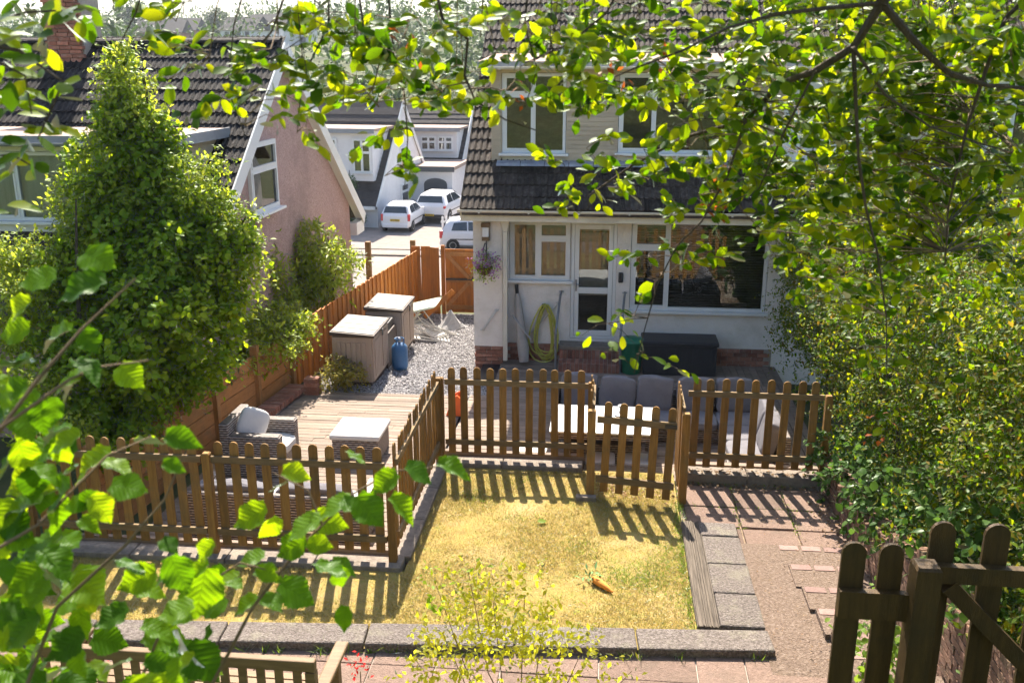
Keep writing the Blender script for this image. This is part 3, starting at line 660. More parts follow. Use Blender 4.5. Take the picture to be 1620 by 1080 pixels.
def window(par, x0, x1, z0, z1, y, cols, M=None, fm=None, glass=None, fw=0.055, sill=True, curtain=None, name='window', back=False):
    """uPVC window in plane y facing -y; cols = [(fraction, [opening light split heights])]"""
    fm = fm or M_UPVC; glass = glass or M_GLASS
    f = MB(); f.box(x0, x1, y, y+.07, z0, z0+fw); f.box(x0, x1, y, y+.07, z1-fw, z1)
    f.box(x0, x0+fw, y+.001, y+.069, z0+fw, z1-fw); f.box(x1-fw, x1, y+.001, y+.069, z0+fw, z1-fw)
    panes = []; xa = x0 + fw; tot = x1 - x0 - 2*fw
    for i, (fr, split) in enumerate(cols):
        xb = xa + tot * fr
        if i < len(cols) - 1: f.box(xb - fw/2, xb + fw/2, y+.002, y+.068, z0+fw, z1-fw)
        l, r = xa + (fw/2 if i else 0), xb - (fw/2 if i < len(cols)-1 else 0)
        zz = [z0 + fw] + [z0 + (z1 - z0) * s for s in split] + [z1 - fw]
        for s in split: f.box(l, r, y+.003, y+.067, z0 + (z1-z0)*s - fw/2, z0 + (z1-z0)*s + fw/2)
        for k in range(len(zz) - 1):
            a, b = zz[k] + (fw/2 if k else 0), zz[k+1] - (fw/2 if k < len(zz)-2 else 0)
            e = 0.03                                      # casement rim
            if split or len(cols) == 1 or i == 0:
                f.box(l, r, y-.012, y+.03, a, a+e); f.box(l, r, y-.012, y+.03, b-e, b); f.box(l, l+e, y-.011, y+.03, a+e, b-e); f.box(r-e, r, y-.011, y+.03, a+e, b-e)
            panes.append((l, r, a, b))
        xa = xb
    w_ = f.build(name, fm, par, M)
    for l, r, a, b in panes: bx(l, r, y+.030, y+.036, a, b).build('pane', glass, w_, M)
    if sill: bx(x0-.06, x1+.06, y-.11, y+.05, z0-.05, z0-.003).build('sill', fm, w_, M, bevel=0.006)
    if back: bx(x0+.02, x1-.02, y+.042, y+.05, z0+.02, z1-.02).build('dark_room', M_ROOM, w_, M)
    if curtain: bx(x0+.05, x1-.05, y+.12, y+.13, z0, z1).build('curtain', curtain, w_, M)
    return w_
# roof tile with three rolls, leading edge lip
def tile_mesh():
    v = []; f = []; n = 18; w_, L, th = 0.335, 0.37, 0.03
    prof = []
    for i in range(n + 1):
        u = i / n; prof.append((u * w_, 0.030 * max(0, math.cos(u * 3 * 2 * math.pi)) ** 0.8 + 0.003))
    for x_, h in prof: v.append((x_, 0, h + th))
    for x_, h in prof: v.append((x_, L, h + 0.004))
    for x_, h in prof: v.append((x_, 0.004, -0.004))
    m = n + 1
    for i in range(n): f.append((i, i+1, m+i+1, m+i)); f.append((2*m+i, 2*m+i+1, i+1, i))
    mb = MB(); mb.add(v, f); me = mb.mesh('roof_tile', M_TILE); return me, mb
TILE, TILEMB = tile_mesh(); TILED = TILEMB.mesh('shaded_roof_tile', M_TILESHADE)
def tile_roof(par, x0, x1, y0, z0, slope, r0, r1, obj_test=lambda x, y: True, sx=1, skip=lambda x, y: False, tm=None):
    ang = math.atan(slope); cs, sn = math.cos(ang), math.sin(ang); rest = MB()
    for r_ in range(r0, r1):
        yy, zz = y0 + cs * 0.30 * r_, z0 + sn * 0.30 * r_
        x = x0 + (0 if r_ % 2 else -0.0)
        while x < x1 - 0.05:
            if not skip(x, yy):
                M = Matrix.Translation((x, yy, zz + random.uniform(-.003, .003))) @ Matrix.Rotation(ang + random.uniform(-.012, .004), 4, 'X') @ Matrix.Rotation(random.uniform(-.006, .006), 4, 'Z')
                if obj_test(x, yy): link('roof_tile', tm or TILE, par, M)
                else: rest.add([M @ Vector(p) for p in TILEMB.v], TILEMB.f)
            x += 0.33
    if rest.v: tag(rest.build('roof_tiles', M_TILESHADE if tm else M_TILE, par), kind='stuff')

# ---------------------------------------------------------------- the white house
H = thing('white_house', 'white rendered chalet house with brown tiled roof and long flat dormer', 'house', (3, 20, -0.7))
F = 17.65
holes = [(-1.8, -0.64, 1.22, 2.38), (-0.63, 0.23, 0.09, 2.38), (0.49, 3.03, 0.68, 2.42), (3.26, 4.6, 1.5, 2.40), (5.3, 7.2, 0.7, 2.40)]
holed_wall(-1.9, 9.5, -0.8, 2.46, F, F + 0.22, holes).build('wall', M_RENDER, H)
MB().box(-2.45, -1.9, 17.35, 17.9, -0.02, 2.455).build('corner_pier', M_RENDER, H)
MB().box(-2.43, -1.92, 17.37, 17.88, -0.9, -0.02).build('pier_base', M_MORTAR, H)
MB().prism([(17.6, -1.4), (26.6, -1.4), (26.6, 2.4), (22, 6.45), (17.6, 2.95)], 0.2, 'yz', -2.44).build('side_wall', M_RENDER, H)
hb = bx(-0.107, 0.107, -0.05, 0.05, -0.0325, 0.0325).mesh('house_brick', M_BRICK)
hh = bx(-0.052, 0.052, -0.05, 0.05, -0.0325, 0.0325).mesh('house_brick_half', M_BRICK)
for r_ in range(9):                                       # pier base and plinth, brick by brick
    z = -0.055 - r_ * 0.075
    xx = [-2.325, -2.10, -1.955] if r_ % 2 else [-2.39, -2.232, -2.008]
    for k, x in enumerate(xx):
        half = (r_ % 2 and k == 2) or (not r_ % 2 and k == 0)
        link('brick', hh if half else hb, H, Matrix.Translation((x + random.uniform(-.003, .003), 17.395, z)))
    if r_ < 7:
        x = -1.78 + (0.11 if r_ % 2 else 0)
        while x < 3.1:
            if not (-0.8 < x < 0.38): link('brick', hb, H, Matrix.Translation((x, F - 0.008, z)))
            x += 0.225
bx(-1.9, 3.2, F - 0.03, F - 0.001, -0.8, -0.02).build('plinth_mortar', M_MORTAR, H)
# door steps
st = thing('door_steps', 'red brick steps with slab tops below the glazed back door', 'steps', (-0.2, 17.2, DZ))
bx(-0.78, 0.34, 17.26, 17.62, DZ, 0.0).build('step_core', M_MORTAR, st); bx(-0.82, 0.36, 17.24, 17.618, 0.001, 0.055).build('top_slab', M_KERB, st, bevel=0.008)
bx(-0.82, 0.36, 16.94, 17.25, DZ, -0.20).build('step_core', M_MORTAR, st)
sb = bx(-0.0325, 0.0325, -0.05, 0.05, -0.085, 0.085).mesh('soldier_brick', M_BRICK); sb2 = bx(-0.0325, 0.0325, -0.105, 0.105, -0.025, 0.025).mesh('tread_brick', M_BRICK)
for k in range(15):
    x = -0.77 + k * 0.0765
    link('brick', sb, st, Matrix.Translation((x, 17.255, -0.10))); link('brick', sb, st, Matrix.Translation((x, 16.945, -0.265))); link('brick', sb2, st, Matrix.Translation((x, 17.05, -0.185)))
# windows and door
window(H, -1.79, -0.65, 1.23, 2.37, F + 0.03, [(0.47, []), (0.53, [0.70])], name='kitchen_window')
window(H, 0.50, 3.02, 0.69, 2.41, F + 0.03, [(0.26, [0.70]), (0.74, [])], fw=0.065, name='living_room_window')
window(H, 3.27, 4.59, 1.51, 2.39, F + 0.03, [(0.5, []), (0.5, [])], name='window')
window(H, 5.31, 7.19, 0.71, 2.39, F + 0.03, [(0.3, [0.7]), (0.7, [])], name='window')
d = MB(); x0, x1, z0, z1, y = -0.625, 0.225, 0.1, 2.37, F + 0.02
for a in ((x0, x0+.06, z0, z1), (x1-.06, x1, z0, z1)): d.box(a[0], a[1], y, y+.08, a[2], a[3])
d.box(x0+.06, x1-.06, y, y+.08, z1-.06, z1); d.box(x0+.06, x1-.06, y, y+.08, z0, z0+.05)
door_frame = d.build('door_frame', M_UPVC, H)
d = MB(); a0, a1, b0, b1 = x0+.065, x1-.065, z0+.055, z1-.065
d.box(a0, a0+.085, y+.012, y+.06, b0, b1); d.box(a1-.085, a1, y+.012, y+.06, b0, b1); d.box(a0+.085, a1-.085, y+.012, y+.06, b0, b0+.10); d.box(a0+.085, a1-.085, y+.012, y+.06, b1-.09, b1); d.box(a0+.085, a1-.085, y+.012, y+.06, 0.98, 1.10)
door = d.build('door', M_UPVC, H, bevel=0.006)
bx(a0+.085, a1-.085, y+.03, y+.036, b0+.1, 0.98).build('pane', M_GLASS, door); bx(a0+.085, a1-.085, y+.03, y+.036, 1.10, b1-.09).build('pane', M_GLASS, door)
MB().box(a0+.02, a0+.05, y-.005, y+.012, 1.03, 1.25).tube([(a0+.035, y-.01, 1.17), (a0+.035, y-.045, 1.17), (a0+.14, y-.045, 1.165)], 0.009, 6).build('handle', M_METAL, door)
bx(-0.45, 0.05, F+.15, F+.16, 0.2, 0.97).build('frosted_panel', M_ROOM, door)
# rooms, so that the panes look into something
rm = MB(); rm.box(-2.2, 9.4, 20.6, 20.7, -0.2, 2.5); rm.box(-2.2, 9.4, 17.88, 20.6, -0.2, 0.02); rm.box(-2.2, 9.4, 17.88, 20.6, 2.47, 2.53); rm.box(-2.23, -2.2, 17.9, 20.6, 0.02, 2.47); rm.box(0.3, 0.36, 17.9, 20.6, 0.02, 2.47); rm.box(3.12, 3.2, 17.9, 20.6, 0.02, 2.47)
rm.build('room_walls', M_ROOM, H)
rm = MB(); rm.box(-2.0, 9.4, 20.0, 20.1, 3.3, 5.1); rm.box(-2.0, 9.4, 18.05, 20.0, 3.2, 3.35); rm.box(-0.4, -0.34, 18.1, 20, 3.36, 5.05); rm.box(2.8, 2.86, 18.1, 20, 3.36, 5.05)
rm.build('upper_room_walls', M_ROOM, H)
blind = bx(0.56, 2.98, F+.12, F+.15, 2.36, 2.40).build('blind_or_reflection', M_BLIND, H)
slat = bx(-1.2, 1.2, -0.024, 0.024, -0.0012, 0.0012).mesh('blind_slat', M_BLIND)
for k in range(33): link('slat', slat, blind, Matrix.Translation((1.77, F+.135, 0.74 + k*0.0495)) @ Matrix.Rotation(R(26), 4, 'X'))
kitchen_reflection = bx(-1.75, -0.69, F+.12, F+.15, 2.30, 2.33).build('blind_or_reflection', M_PLANKREFLECT, H)  # slats imitate the brown plank reflection in the kitchen pane
slat = bx(-0.52, 0.52, -0.024, 0.024, -0.0012, 0.0012).mesh('reflection_slat', M_PLANKREFLECT)
for k in range(21): link('slat', slat, kitchen_reflection, Matrix.Translation((-1.22, F+.135, 1.29 + k*0.0488)) @ Matrix.Rotation(R(76), 4, 'X'))
door_reflection = bx(-0.47, 0.07, F+.12, F+.14, 2.17, 2.2).build('blind_or_reflection', M_PLANKREFLECT, H)  # same painted plank reflection behind the door's upper pane
slat = bx(-0.26, 0.26, -0.024, 0.024, -0.0012, 0.0012).mesh('door_reflection_slat', M_PLANKREFLECT)
for k in range(25): link('slat', slat, door_reflection, Matrix.Translation((-0.2, F+.13, 0.95 + k*0.0488)) @ Matrix.Rotation(R(76), 4, 'X'))
# eaves
bx(-2.62, 9.6, 17.06, 17.66, 2.462, 2.49).build('soffit', M_CREAM, H); bx(-2.64, 9.6, 17.03, 17.058, 2.44, 2.66).build('fascia', M_CREAM, H)
def gutter(par, x0, x1, y, z, m, r=0.055, name='gutter'):
    mb = MB(); n = 8
    for x in (x0, x1):
        for k in range(n+1): mb.v.append((x, y + r*math.cos(math.pi + math.pi*k/n), z + r*math.sin(math.pi + math.pi*k/n)))
        for k in range(n+1): mb.v.append((x, y + (r-.008)*math.cos(math.pi + math.pi*k/n), z + (r-.008)*math.sin(math.pi + math.pi*k/n) + .001))
    m1 = 2*(n+1)
    for k in range(n): mb.f += [(k, k+1, m1+k+1, m1+k), (n+1+k, m1+n+1+k, m1+n+2+k, n+2+k)]
    mb.f += [(0, m1, m1+n+1, n+1), (n, 2*n+1, m1+2*n+1, m1+n)]
    o = mb.build(name, m, par)
    for x in np.arange(x0 + 0.4, x1, 0.9): bx(x-.015, x+.015, y-r-.006, y+r, z-r-.006, z-r+.02).build('bracket', m, o)
    return o
gutter(H, -2.68, 9.6, 16.97, 2.66, M_CREAMPVC)
MB().box(-1.885, -1.80, 17.26, 17.33, -0.28, 2.22).add([(-1.93,17.22,2.42),(-1.755,17.22,2.42),(-1.755,17.34,2.42),(-1.93,17.34,2.42),(-1.885,17.255,2.22),(-1.80,17.255,2.22),(-1.80,17.335,2.22),(-1.885,17.335,2.22)], [(0,3,2,1),(4,5,6,7),(0,1,5,4),(1,2,6,5),(2,3,7,6),(3,0,4,7)]).build('downpipe', M_CREAMPVC, H, bevel=0.01)
MB().tube([(-1.84, 17.3, 2.42), (-1.84, 17.28, 2.5), (-1.84, 17.02, 2.6)], 0.035, 8).build('outlet_pipe', M_BLACK, H)
# roof
ry0, rz0, sl8 = 16.96, 2.66, 0.8
MB().prism([(ry0, rz0-.03), (22, rz0-.03+sl8*(22-ry0)), (27.04, rz0-.03), (27.04, rz0-.12), (22, rz0-.12+sl8*(22-ry0)), (ry0, rz0-.1)], 12.2, 'yz', -2.6).build('roof', M_TILE, H)
tile_roof(H, -2.63, 9.5, ry0, rz0, sl8, 0, 4, lambda x, y: x < 5)
tile_roof(H, -2.63, -2.0, ry0, rz0, sl8, 4, 14)
tile_roof(H, -2.63, 9.5, ry0, rz0, sl8, 14, 21, lambda x, y: x < 4.6)
# dormer
dh = [(-1.97, -0.77, 3.58, 5.03), (0.18, 2.6, 3.60, 5.04), (3.9, 5.2, 3.7, 4.95), (6.2, 8, 3.7, 4.95)]
DY = 17.92
holed_wall(-2.13, 9.5, 3.2, 5.1, DY, DY + 0.15, dh).build('dormer_wall', M_CREAM, H)
MB().prism([(DY+.151, 3.45), (20.2, 5.1), (DY+.151, 5.1)], 0.1, 'yz', -2.13).build('dormer_cheek', M_SIDING, H)
MB().add([(-2.36,17.62,5.13),(9.6,17.62,5.13),(9.6,20.5,5.28),(-2.36,20.5,5.28),(-2.36,17.62,5.23),(9.6,17.62,5.23),(9.6,20.5,5.40),(-2.36,20.5,5.40)], [(0,3,2,1),(4,5,6,7),(0,1,5,4),(1,2,6,5),(2,3,7,6),(3,0,4,7)]).build('dormer_roof', M_FELT, H)
bx(-2.37, 9.6, 17.59, 17.618, 5.10, 5.225).build('dormer_fascia', M_GUTTER, H)
bx(-2.3, 9.6, 17.63, 17.91, 5.085, 5.125).build('dormer_soffit', M_CREAM, H)
gutter(H, -2.36, 9.6, 17.535, 5.14, M_CREAMPVC, 0.05, 'dormer_gutter')
for (a, b) in ((-2.13, -1.98), (-0.76, 0.17), (2.61, 3.12)):
    z = 3.42
    while z < 5.06:
        if b - a < 0.2 and a < -2: break
        bx(a, b, -0.02, 0, 0, 0.079).build('siding_board', M_SIDING, H, Matrix.Translation((0, DY, z)) @ Matrix.Rotation(R(-6), 4, 'X')); z += 0.083
z = 3.45
while z < 5.0:
    bx(3.14, 3.88, DY-.016, DY-.001, z, z+.148).build('cladding_board', M_WHITECLAD, H); z += 0.15
bx(-2.16, -1.98, DY-.03, DY-.002, 3.3, 5.08).build('corner_board', M_SIDING, H)
window(H, -1.96, -0.78, 3.59, 5.02, DY + 0.01, [(0.5, [0.74]), (0.5, [])], name='bedroom_window')
window(H, 0.19, 2.59, 3.61, 5.03, DY + 0.01, [(0.26, [0.74]), (0.74, [])], name='bedroom_window')
window(H, 3.91, 5.19, 3.71, 4.94, DY + 0.01, [(0.5, [0.74]), (0.5, [])], name='bedroom_window')
window(H, 6.21, 7.99, 3.71, 4.94, DY + 0.01, [(0.5, [0.74]), (0.5, [])], name='bedroom_window')
fl = MB()
for k in range(26):                                        # crinkled lead strip under the dormer
    x = -2.05 + k * 0.45
    fl.add([(x, DY-.01, 3.46), (x+.44, DY-.01, 3.46), (x+.44, DY-.2, 3.415+random.uniform(-.006, .006)), (x, DY-.2, 3.415+random.uniform(-.006, .006)), (x+.44, DY-.23, 3.37), (x, DY-.23, 3.37)], [(0,3,2,1), (3,5,4,2)])
fl.build('lead_flashing', M_LEAD, H)

# ---------------------------------------------------------------- the pink neighbour
NB = thing('pebbledash_house', 'pink pebbledashed house with steep gable and white bargeboards', 'house', (-9, 18, -1.2))
nr, nz, ns, nx_ = 18.0, 5.56, 0.766, -6.2
MB().prism([(13.4, -1.6), (22.5, -1.6), (22.5, nz - .12 - ns*4.5), (nr, nz - .12), (13.4, nz - .12 - ns*4.6)], 0.25, 'yz', nx_ - 0.25).build('gable_wall', M_PEBBLE, NB)
bx(-16, nx_-.251, 13.4, 13.65, -1.6, 1.9).build('front_wall', M_PEBBLE, NB)
MB().prism([(12.85, nz-.03-ns*5.15), (nr, nz-.03), (23.15, nz-.03-ns*5.15), (23.15, nz-.13-ns*5.15), (nr, nz-.15), (12.85, nz-.13-ns*5.15)], 9.9, 'yz', -16).build('roof', M_TILE, NB)
ang = math.atan(ns)
Lr = 5.15 / math.cos(ang); nrow = int(Lr / 0.30)
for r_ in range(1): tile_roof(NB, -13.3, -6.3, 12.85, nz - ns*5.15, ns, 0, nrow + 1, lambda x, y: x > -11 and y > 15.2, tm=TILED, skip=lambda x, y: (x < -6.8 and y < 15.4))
rt = MB(); n = 6
for k in range(n+1):
    q = math.pi * k / n
    rt.v += [(-0.2, 0.13*math.cos(q), 0.09*math.sin(q)), (0.2, 0.13*math.cos(q), 0.09*math.sin(q))]
for k in range(n): rt.f.append((2*k, 2*k+1, 2*k+3, 2*k+2))
rid = rt.mesh('ridge_tile', M_TILESHADE)
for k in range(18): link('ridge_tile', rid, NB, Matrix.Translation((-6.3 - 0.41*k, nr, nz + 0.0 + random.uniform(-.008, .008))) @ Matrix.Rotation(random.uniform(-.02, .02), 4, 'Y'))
for s in (-1, 1):                                            # bargeboards
    MB().beam((nx_+.185, nr, nz-.1), (nx_+.185, nr+s*5.2, nz-.1-ns*5.2), 0.03, 0.27, (0, 0, 1)).build('bargeboard', M_UPVC, NB)
    MB().beam((nx_+.082, nr, nz-.19), (nx_+.082, nr+s*5.15, nz-.19-ns*5.15), 0.165, 0.02, (0, 0, 1)).build('verge_soffit', M_UPVC, NB)
bx(nx_-.02, nx_+.165, 22.5, 23.2, nz-.42-ns*5.2, nz-.15-ns*5.2+.03).build('eaves_box', M_UPVC, NB)
window(NB, 0, 1.36, 2.62, 3.86, 0, [(1.0, [0.62])], Matrix.Translation((nx_ + 0.065, 16.05, 0)) @ Matrix.Rotation(math.pi/2, 4, 'Z'), back=True)
MB().tube([(nx_+.07, 14.75, 0.0), (nx_+.07, 14.75, 2.9), (nx_+.02, 14.6, 3.15)], 0.04, 8).build('downpipe', M_UPVC, NB)
# its dormer
holed_wall(-15, -6.62, 2.3, 4.0, 14.2, 14.35, [(-10.4, -7.55, 2.78, 3.88)]).build('dormer_wall', M_UPVC, NB)
MB().prism([(14.351, 2.5), (16.0, 4.0), (14.351, 4.0)], 0.08, 'yz', -6.7).build('dormer_cheek', M_SIDING, NB)
bx(-15.2, -6.45, 13.95, 16.2, 4.03, 4.13).build('dormer_roof', M_FELT, NB)
bx(-15.2, -6.45, 13.92, 13.949, 3.98, 4.14).build('dormer_fascia', M_GUTTER, NB)
bx(-6.449, -6.42, 13.95, 16.0, 3.99, 4.15).build('dormer_side_fascia', M_GUTTER, NB)
gutter(NB, -15.2, -6.4, 13.86, 4.04, M_GUTTER, 0.06)
window(NB, -10.39, -7.56, 2.79, 3.87, 14.21, [(0.40, []), (0.40, []), (0.2, [])], curtain=M_CURTAIN)
ch = bx(-10.45, -9.75, 17.6, 18.3, 4.8, 6.85).build('chimney', M_MORTAR, NB)
nbk = bx(-0.107, 0.107, -0.05, 0.05, -0.0325, 0.0325).mesh('chimney_brick', M_BRICK)
for r_ in range(26):
    for k in range(3): link('brick', nbk, ch, Matrix.Translation((-10.33 + 0.228*k + (0.03 if r_ % 2 else -0.01), 17.565, 4.95 + 0.075*r_)))
bx(-10.55, -9.65, 17.3, 17.58, 4.8, 4.96).build('flashing', M_LEAD, ch)
bx(-10.52, -9.68, 17.45, 18.37, 6.85, 6.95).build('chimney_cap', M_KERB, ch); MB().lathe([(0.13, 0), (0.10, 0.3), (0.12, 0.4)], (-10.1, 17.9, 6.95), 12).build('chimney_pot', M_TERRA, ch)

# ---------------------------------------------------------------- houses across the street
def far_house(loc, rz, w_, dpt, eave, ridge, label, wallm=M_WHITEWALL, dormer=(0.95, 1.4, -0.35, (-1.45, -3.4), 1.05), courses=14, gable_win=True):
    h = thing('street_house', label, 'house', loc, rz, 'houses across the street'); M = W[h]
    def B(mb, name, m, par=h, **k): return mb.build(name, m, par, M, **k)
    B(MB().prism([(0, 0), (dpt, 0), (dpt, eave), (dpt/2, ridge - .1), (0, eave)], 0.3, 'yz', -0.3), 'gable_wall', wallm)
    B(MB().prism([(0, 0), (dpt, 0), (dpt, eave), (dpt/2, ridge - .1), (0, eave)], 0.3, 'yz', -w_), 'gable_wall', wallm)
    B(bx(-w_+.301, -.301, 0, 0.3, 0, eave), 'front_wall', wallm)
    sl = (ridge - eave) / (dpt/2)
    B(MB().prism([(-.3, eave - .3*sl), (dpt/2, ridge), (dpt+.3, eave-.3*sl), (dpt+.3, eave-.3*sl-.12), (dpt/2, ridge-.14), (-.3, eave-.3*sl-.12)], w_ + .1, 'yz', -w_-.05), 'roof', M_TILEFAR)
    for k in range(courses):                               # tile courses as real overlapping strips
        t0 = k / courses; y0, z0 = -.3 + (dpt/2+.3)*t0, eave-.3*sl + (ridge-eave+.3*sl)*t0
        t1 = (k + 1.1) / courses; y1, z1 = -.3 + (dpt/2+.3)*t1, eave-.3*sl + (ridge-eave+.3*sl)*t1
        if z1 > ridge: continue
        B(MB().add([(-w_-.05, y0, z0+.06), (.05, y0, z0+.06), (.05, y1, z1+.012), (-w_-.05, y1, z1+.012), (-w_-.05, y0, z0), (.05, y0, z0)], [(0,1,2,3), (4,5,1,0)]), 'tile_course', M_TILEFAR)
    for s in (0, 1):
        a = (0.08, -.3 if s == 0 else dpt+.3, eave-.3*sl-.02); B(MB().beam(a, (0.08, dpt/2, ridge-.02), 0.05, 0.25), 'bargeboard', M_UPVC)
    B(bx(-w_, 0, -.42, -.30, eave-.3*sl-.15, eave-.3*sl+.02), 'gutter', M_UPVC)
    if dormer:
        dy = 0.45; zb, zt = eave + dormer[0], ridge - dormer[1]; xa, xb = -w_+.9, dormer[2]
        B(bx(xa, xb, dy, dpt/2 - .8, zb, zt), 'dormer_wall', wallm); B(bx(xa-.25, xb+.25, dy-.3, dpt/2-.3, zt, zt+.14), 'dormer_roof', M_FELT)
        B(bx(xa-.26, xb+.26, dy-.33, dy-.301, zt-.1, zt+.15), 'dormer_fascia', M_GUTTER)
        for x0 in dormer[3]:
            if x0 > xa: window(h, x0, x0 + dormer[4], zb + .45, zt - .4, dy - .08, [(0.5, [0.6]), (0.5, [0.6])], M, glass=M_GLASSFAR, fw=0.07, back=True)
    if gable_win:
        for zz in (0.0, 2.1):
            window(h, dpt*.42, dpt*.42 + 1.3, zz + .6, zz + 1.9, 0, [(1.0, [0.65])], M @ Matrix.Translation((0.065, 0, 0)) @ Matrix.Rotation(math.pi/2, 4, 'Z'), glass=M_GLASSFAR, fw=0.07, back=True)
    return h
hA = far_house((-12.3, 50.3, -3.4), R(-7), 9, 9.2, 1.5, 6.5, 'white chalet house with gable wall beside the parked white cars')
MAh = W[hA]
bx(-2.1, -1.1, -.06, -.02, 0, 1.1).build('front_door', M_DKGREY, hA, MAh); bx(-3.9, -2.4, -.06, -.02, 0, 1.1).build('garage_door', M_DKGREY, hA, MAh)
hB = far_house((-9.3, 60.2, -3.4), R(-3), 9, 9, 2.1, 5.9, 'white house with flat roofed porch behind the parked cars', gable_win=False, dormer=(0.7, 1.35, -0.25, (-1.5, -2.6), 1.0))
MBh = W[hB]
bx(-4.9, 0.4, -4.2, -.02, 0, 2.55).build('porch_wall', M_WHITEWALL, hB, MBh); bx(-5.1, 0.6, -4.5, -.0, 2.55, 2.75).build('porch_roof', M_FELT, hB, MBh); bx(-5.11, 0.61, -4.55, -4.501, 2.45, 2.77).build('porch_fascia', M_DKGREY, hB, MBh)
d = MB(); pts = [(-1.3, 0)] + [(-1.3 + 0.7 - 0.7*math.cos(math.pi*k/8), 1.7 + 0.35*math.sin(math.pi*k/8)) for k in range(9)] + [(0.1, 0)]
d.prism(pts, 0.05, 'xz', -4.26).build('arched_door', M_DKGREY, hB, MBh)
window(hB, -4.2, -3.2, 0.9, 2.1, -4.27, [(1.0, [0.6])], MBh, glass=M_GLASSFAR, fw=0.07, back=True)
MB().tube([(-4.6, -4.4, 0), (-4.6, -4.4, 7.0)], 0.12, 8).build('vent_pipe', M_DKGREY, hB, MBh)
hC = far_house((1.2, 64, -3.4), R(-3), 9.4, 9, 2.1, 5.7, 'white dormered house partly hidden behind the tiled roof verge', gable_win=False)
hD = far_house((-23.5, 56, -3.4), R(-7), 9, 9, 1.6, 6.3, 'white house behind the pink gable, mostly hidden', gable_win=False)
# ================================================================== fences and gates
def picket_mesh(h, wd, th, m, name='picket'):
    r = wd / 2; pts = [(-r, 0), (r, 0)] + [(r*math.cos(math.pi*k/8), h - r + r*math.sin(math.pi*k/8)) for k in range(9)]
    return MB().prism(pts, th, 'xz', 0).mesh(name, m)
def post(par, M, x, y, z0, h, s=0.085, m=None, cap=True):
    mb = bx(x-s/2, x+s/2, y-s/2, y+s/2, z0, z0+h-0.015)
    mb.add([(x-s/2, y-s/2, z0+h-.015), (x+s/2, y-s/2, z0+h-.015), (x+s/2, y+s/2, z0+h-.015), (x-s/2, y+s/2, z0+h-.015), (x-s/2+.01, y-s/2+.01, z0+h), (x+s/2-.01, y-s/2+.01, z0+h), (x+s/2-.01, y+s/2-.01, z0+h), (x-s/2+.01, y+s/2-.01, z0+h)], [(4,5,6,7),(0,1,5,4),(1,2,6,5),(2,3,7,6),(3,0,4,7)])
    return mb.build('post', m or M_PICKET, par, M)
PK = picket_mesh(1.24, 0.098, 0.019, M_PICKET)
def fence(label, loc, rz, L, n, posts=(), rails=(0.165, 1.03), pk=PK, lift=0.03, name='picket_fence', tilt=0.0, railm=None, group=None, rail_h=0.075):
    f = thing(name, label, 'gate' if 'gate' in name else 'fence', loc, rz, group); M = W[f]
    for k in range(n):
        x = (k + 0.5) * L / n
        link('picket', pk, f, M @ Matrix.Translation((x + random.uniform(-.004, .004), 0.0, lift + random.uniform(-.008, .008))) @ Matrix.Rotation(random.uniform(-.014, .014) + tilt, 4, 'Y') @ Matrix.Rotation(random.uniform(-.01, .01), 4, 'X'))
    for z in rails: bx(0, L, -0.036, -0.001, z, z + rail_h).build('rail', railm or M_RAIL, f, M)
    for (x, h) in posts: post(f, M, x, -0.01, -0.1, h + 0.1)
    return f
fence('middle picket fence panel facing the lawn in front of the deck', (-2.11, 12.03, 0.0), 0, 1.94, 11, posts=((-0.06, 1.12), (1.985, 1.12)))
fence('front left picket panel between leaning post and corner post', (-4.2, 9.19, 0.0), 0, 1.92, 11, posts=((-0.055, 1.14), (1.975, 1.05)))
fence('far left picket panel half hidden by hazel leaves', (-6.32, 9.19, 0.0), 0, 2.0, 12, posts=((-0.06, 1.12),))
fence('side picket panel running from the corner post to the middle fence', (-2.2, 9.29, 0.0), R(90), 2.62, 15, posts=((2.66, 1.14),))
fence('right picket fence panel above the paving slabs beside the hedge', (1.14, 11.87, 0.0), 0, 1.72, 9, posts=((1.79, 1.1),))
fence('short picket return joining the middle fence to the left gate post', (-0.10, 11.2, 0.0), R(90), 0.78, 4)
fence('short picket return joining the right fence to the right gate post', (1.02, 11.2, 0.0), R(90), 0.62, 4)
PKG = picket_mesh(1.22, 0.098, 0.019, M_PICKET, 'gate_picket')
gt = fence('sagging little picket gate in the middle of the fence', (-0.03, 11.12, -0.06), R(-9), 0.98, 5, rails=(0.17, 0.97), pk=PKG, name='picket_gate', tilt=0.02, lift=0.02, rail_h=0.085)
MG = W[gt]
bx(0.84, 0.99, -0.052, -0.0365, 0.985, 1.03).build('latch', M_BLACK, gt, MG)
for lab, x in (('square post at the left of the little picket gate', -0.1), ('square post at the right of the little picket gate', 1.06)):
    tag(post(None, Matrix.Translation((x, 11.13, 0)), 0, 0, -0.3, 1.36, 0.1), lab, 'gate post')
tag(bx(-0.28, -0.02, 10.98, 11.08, -0.14, -0.06).build('loose_brick', M_KERB, bevel=0.01), 'pale block lying against the foot of the left gate post', 'brick')
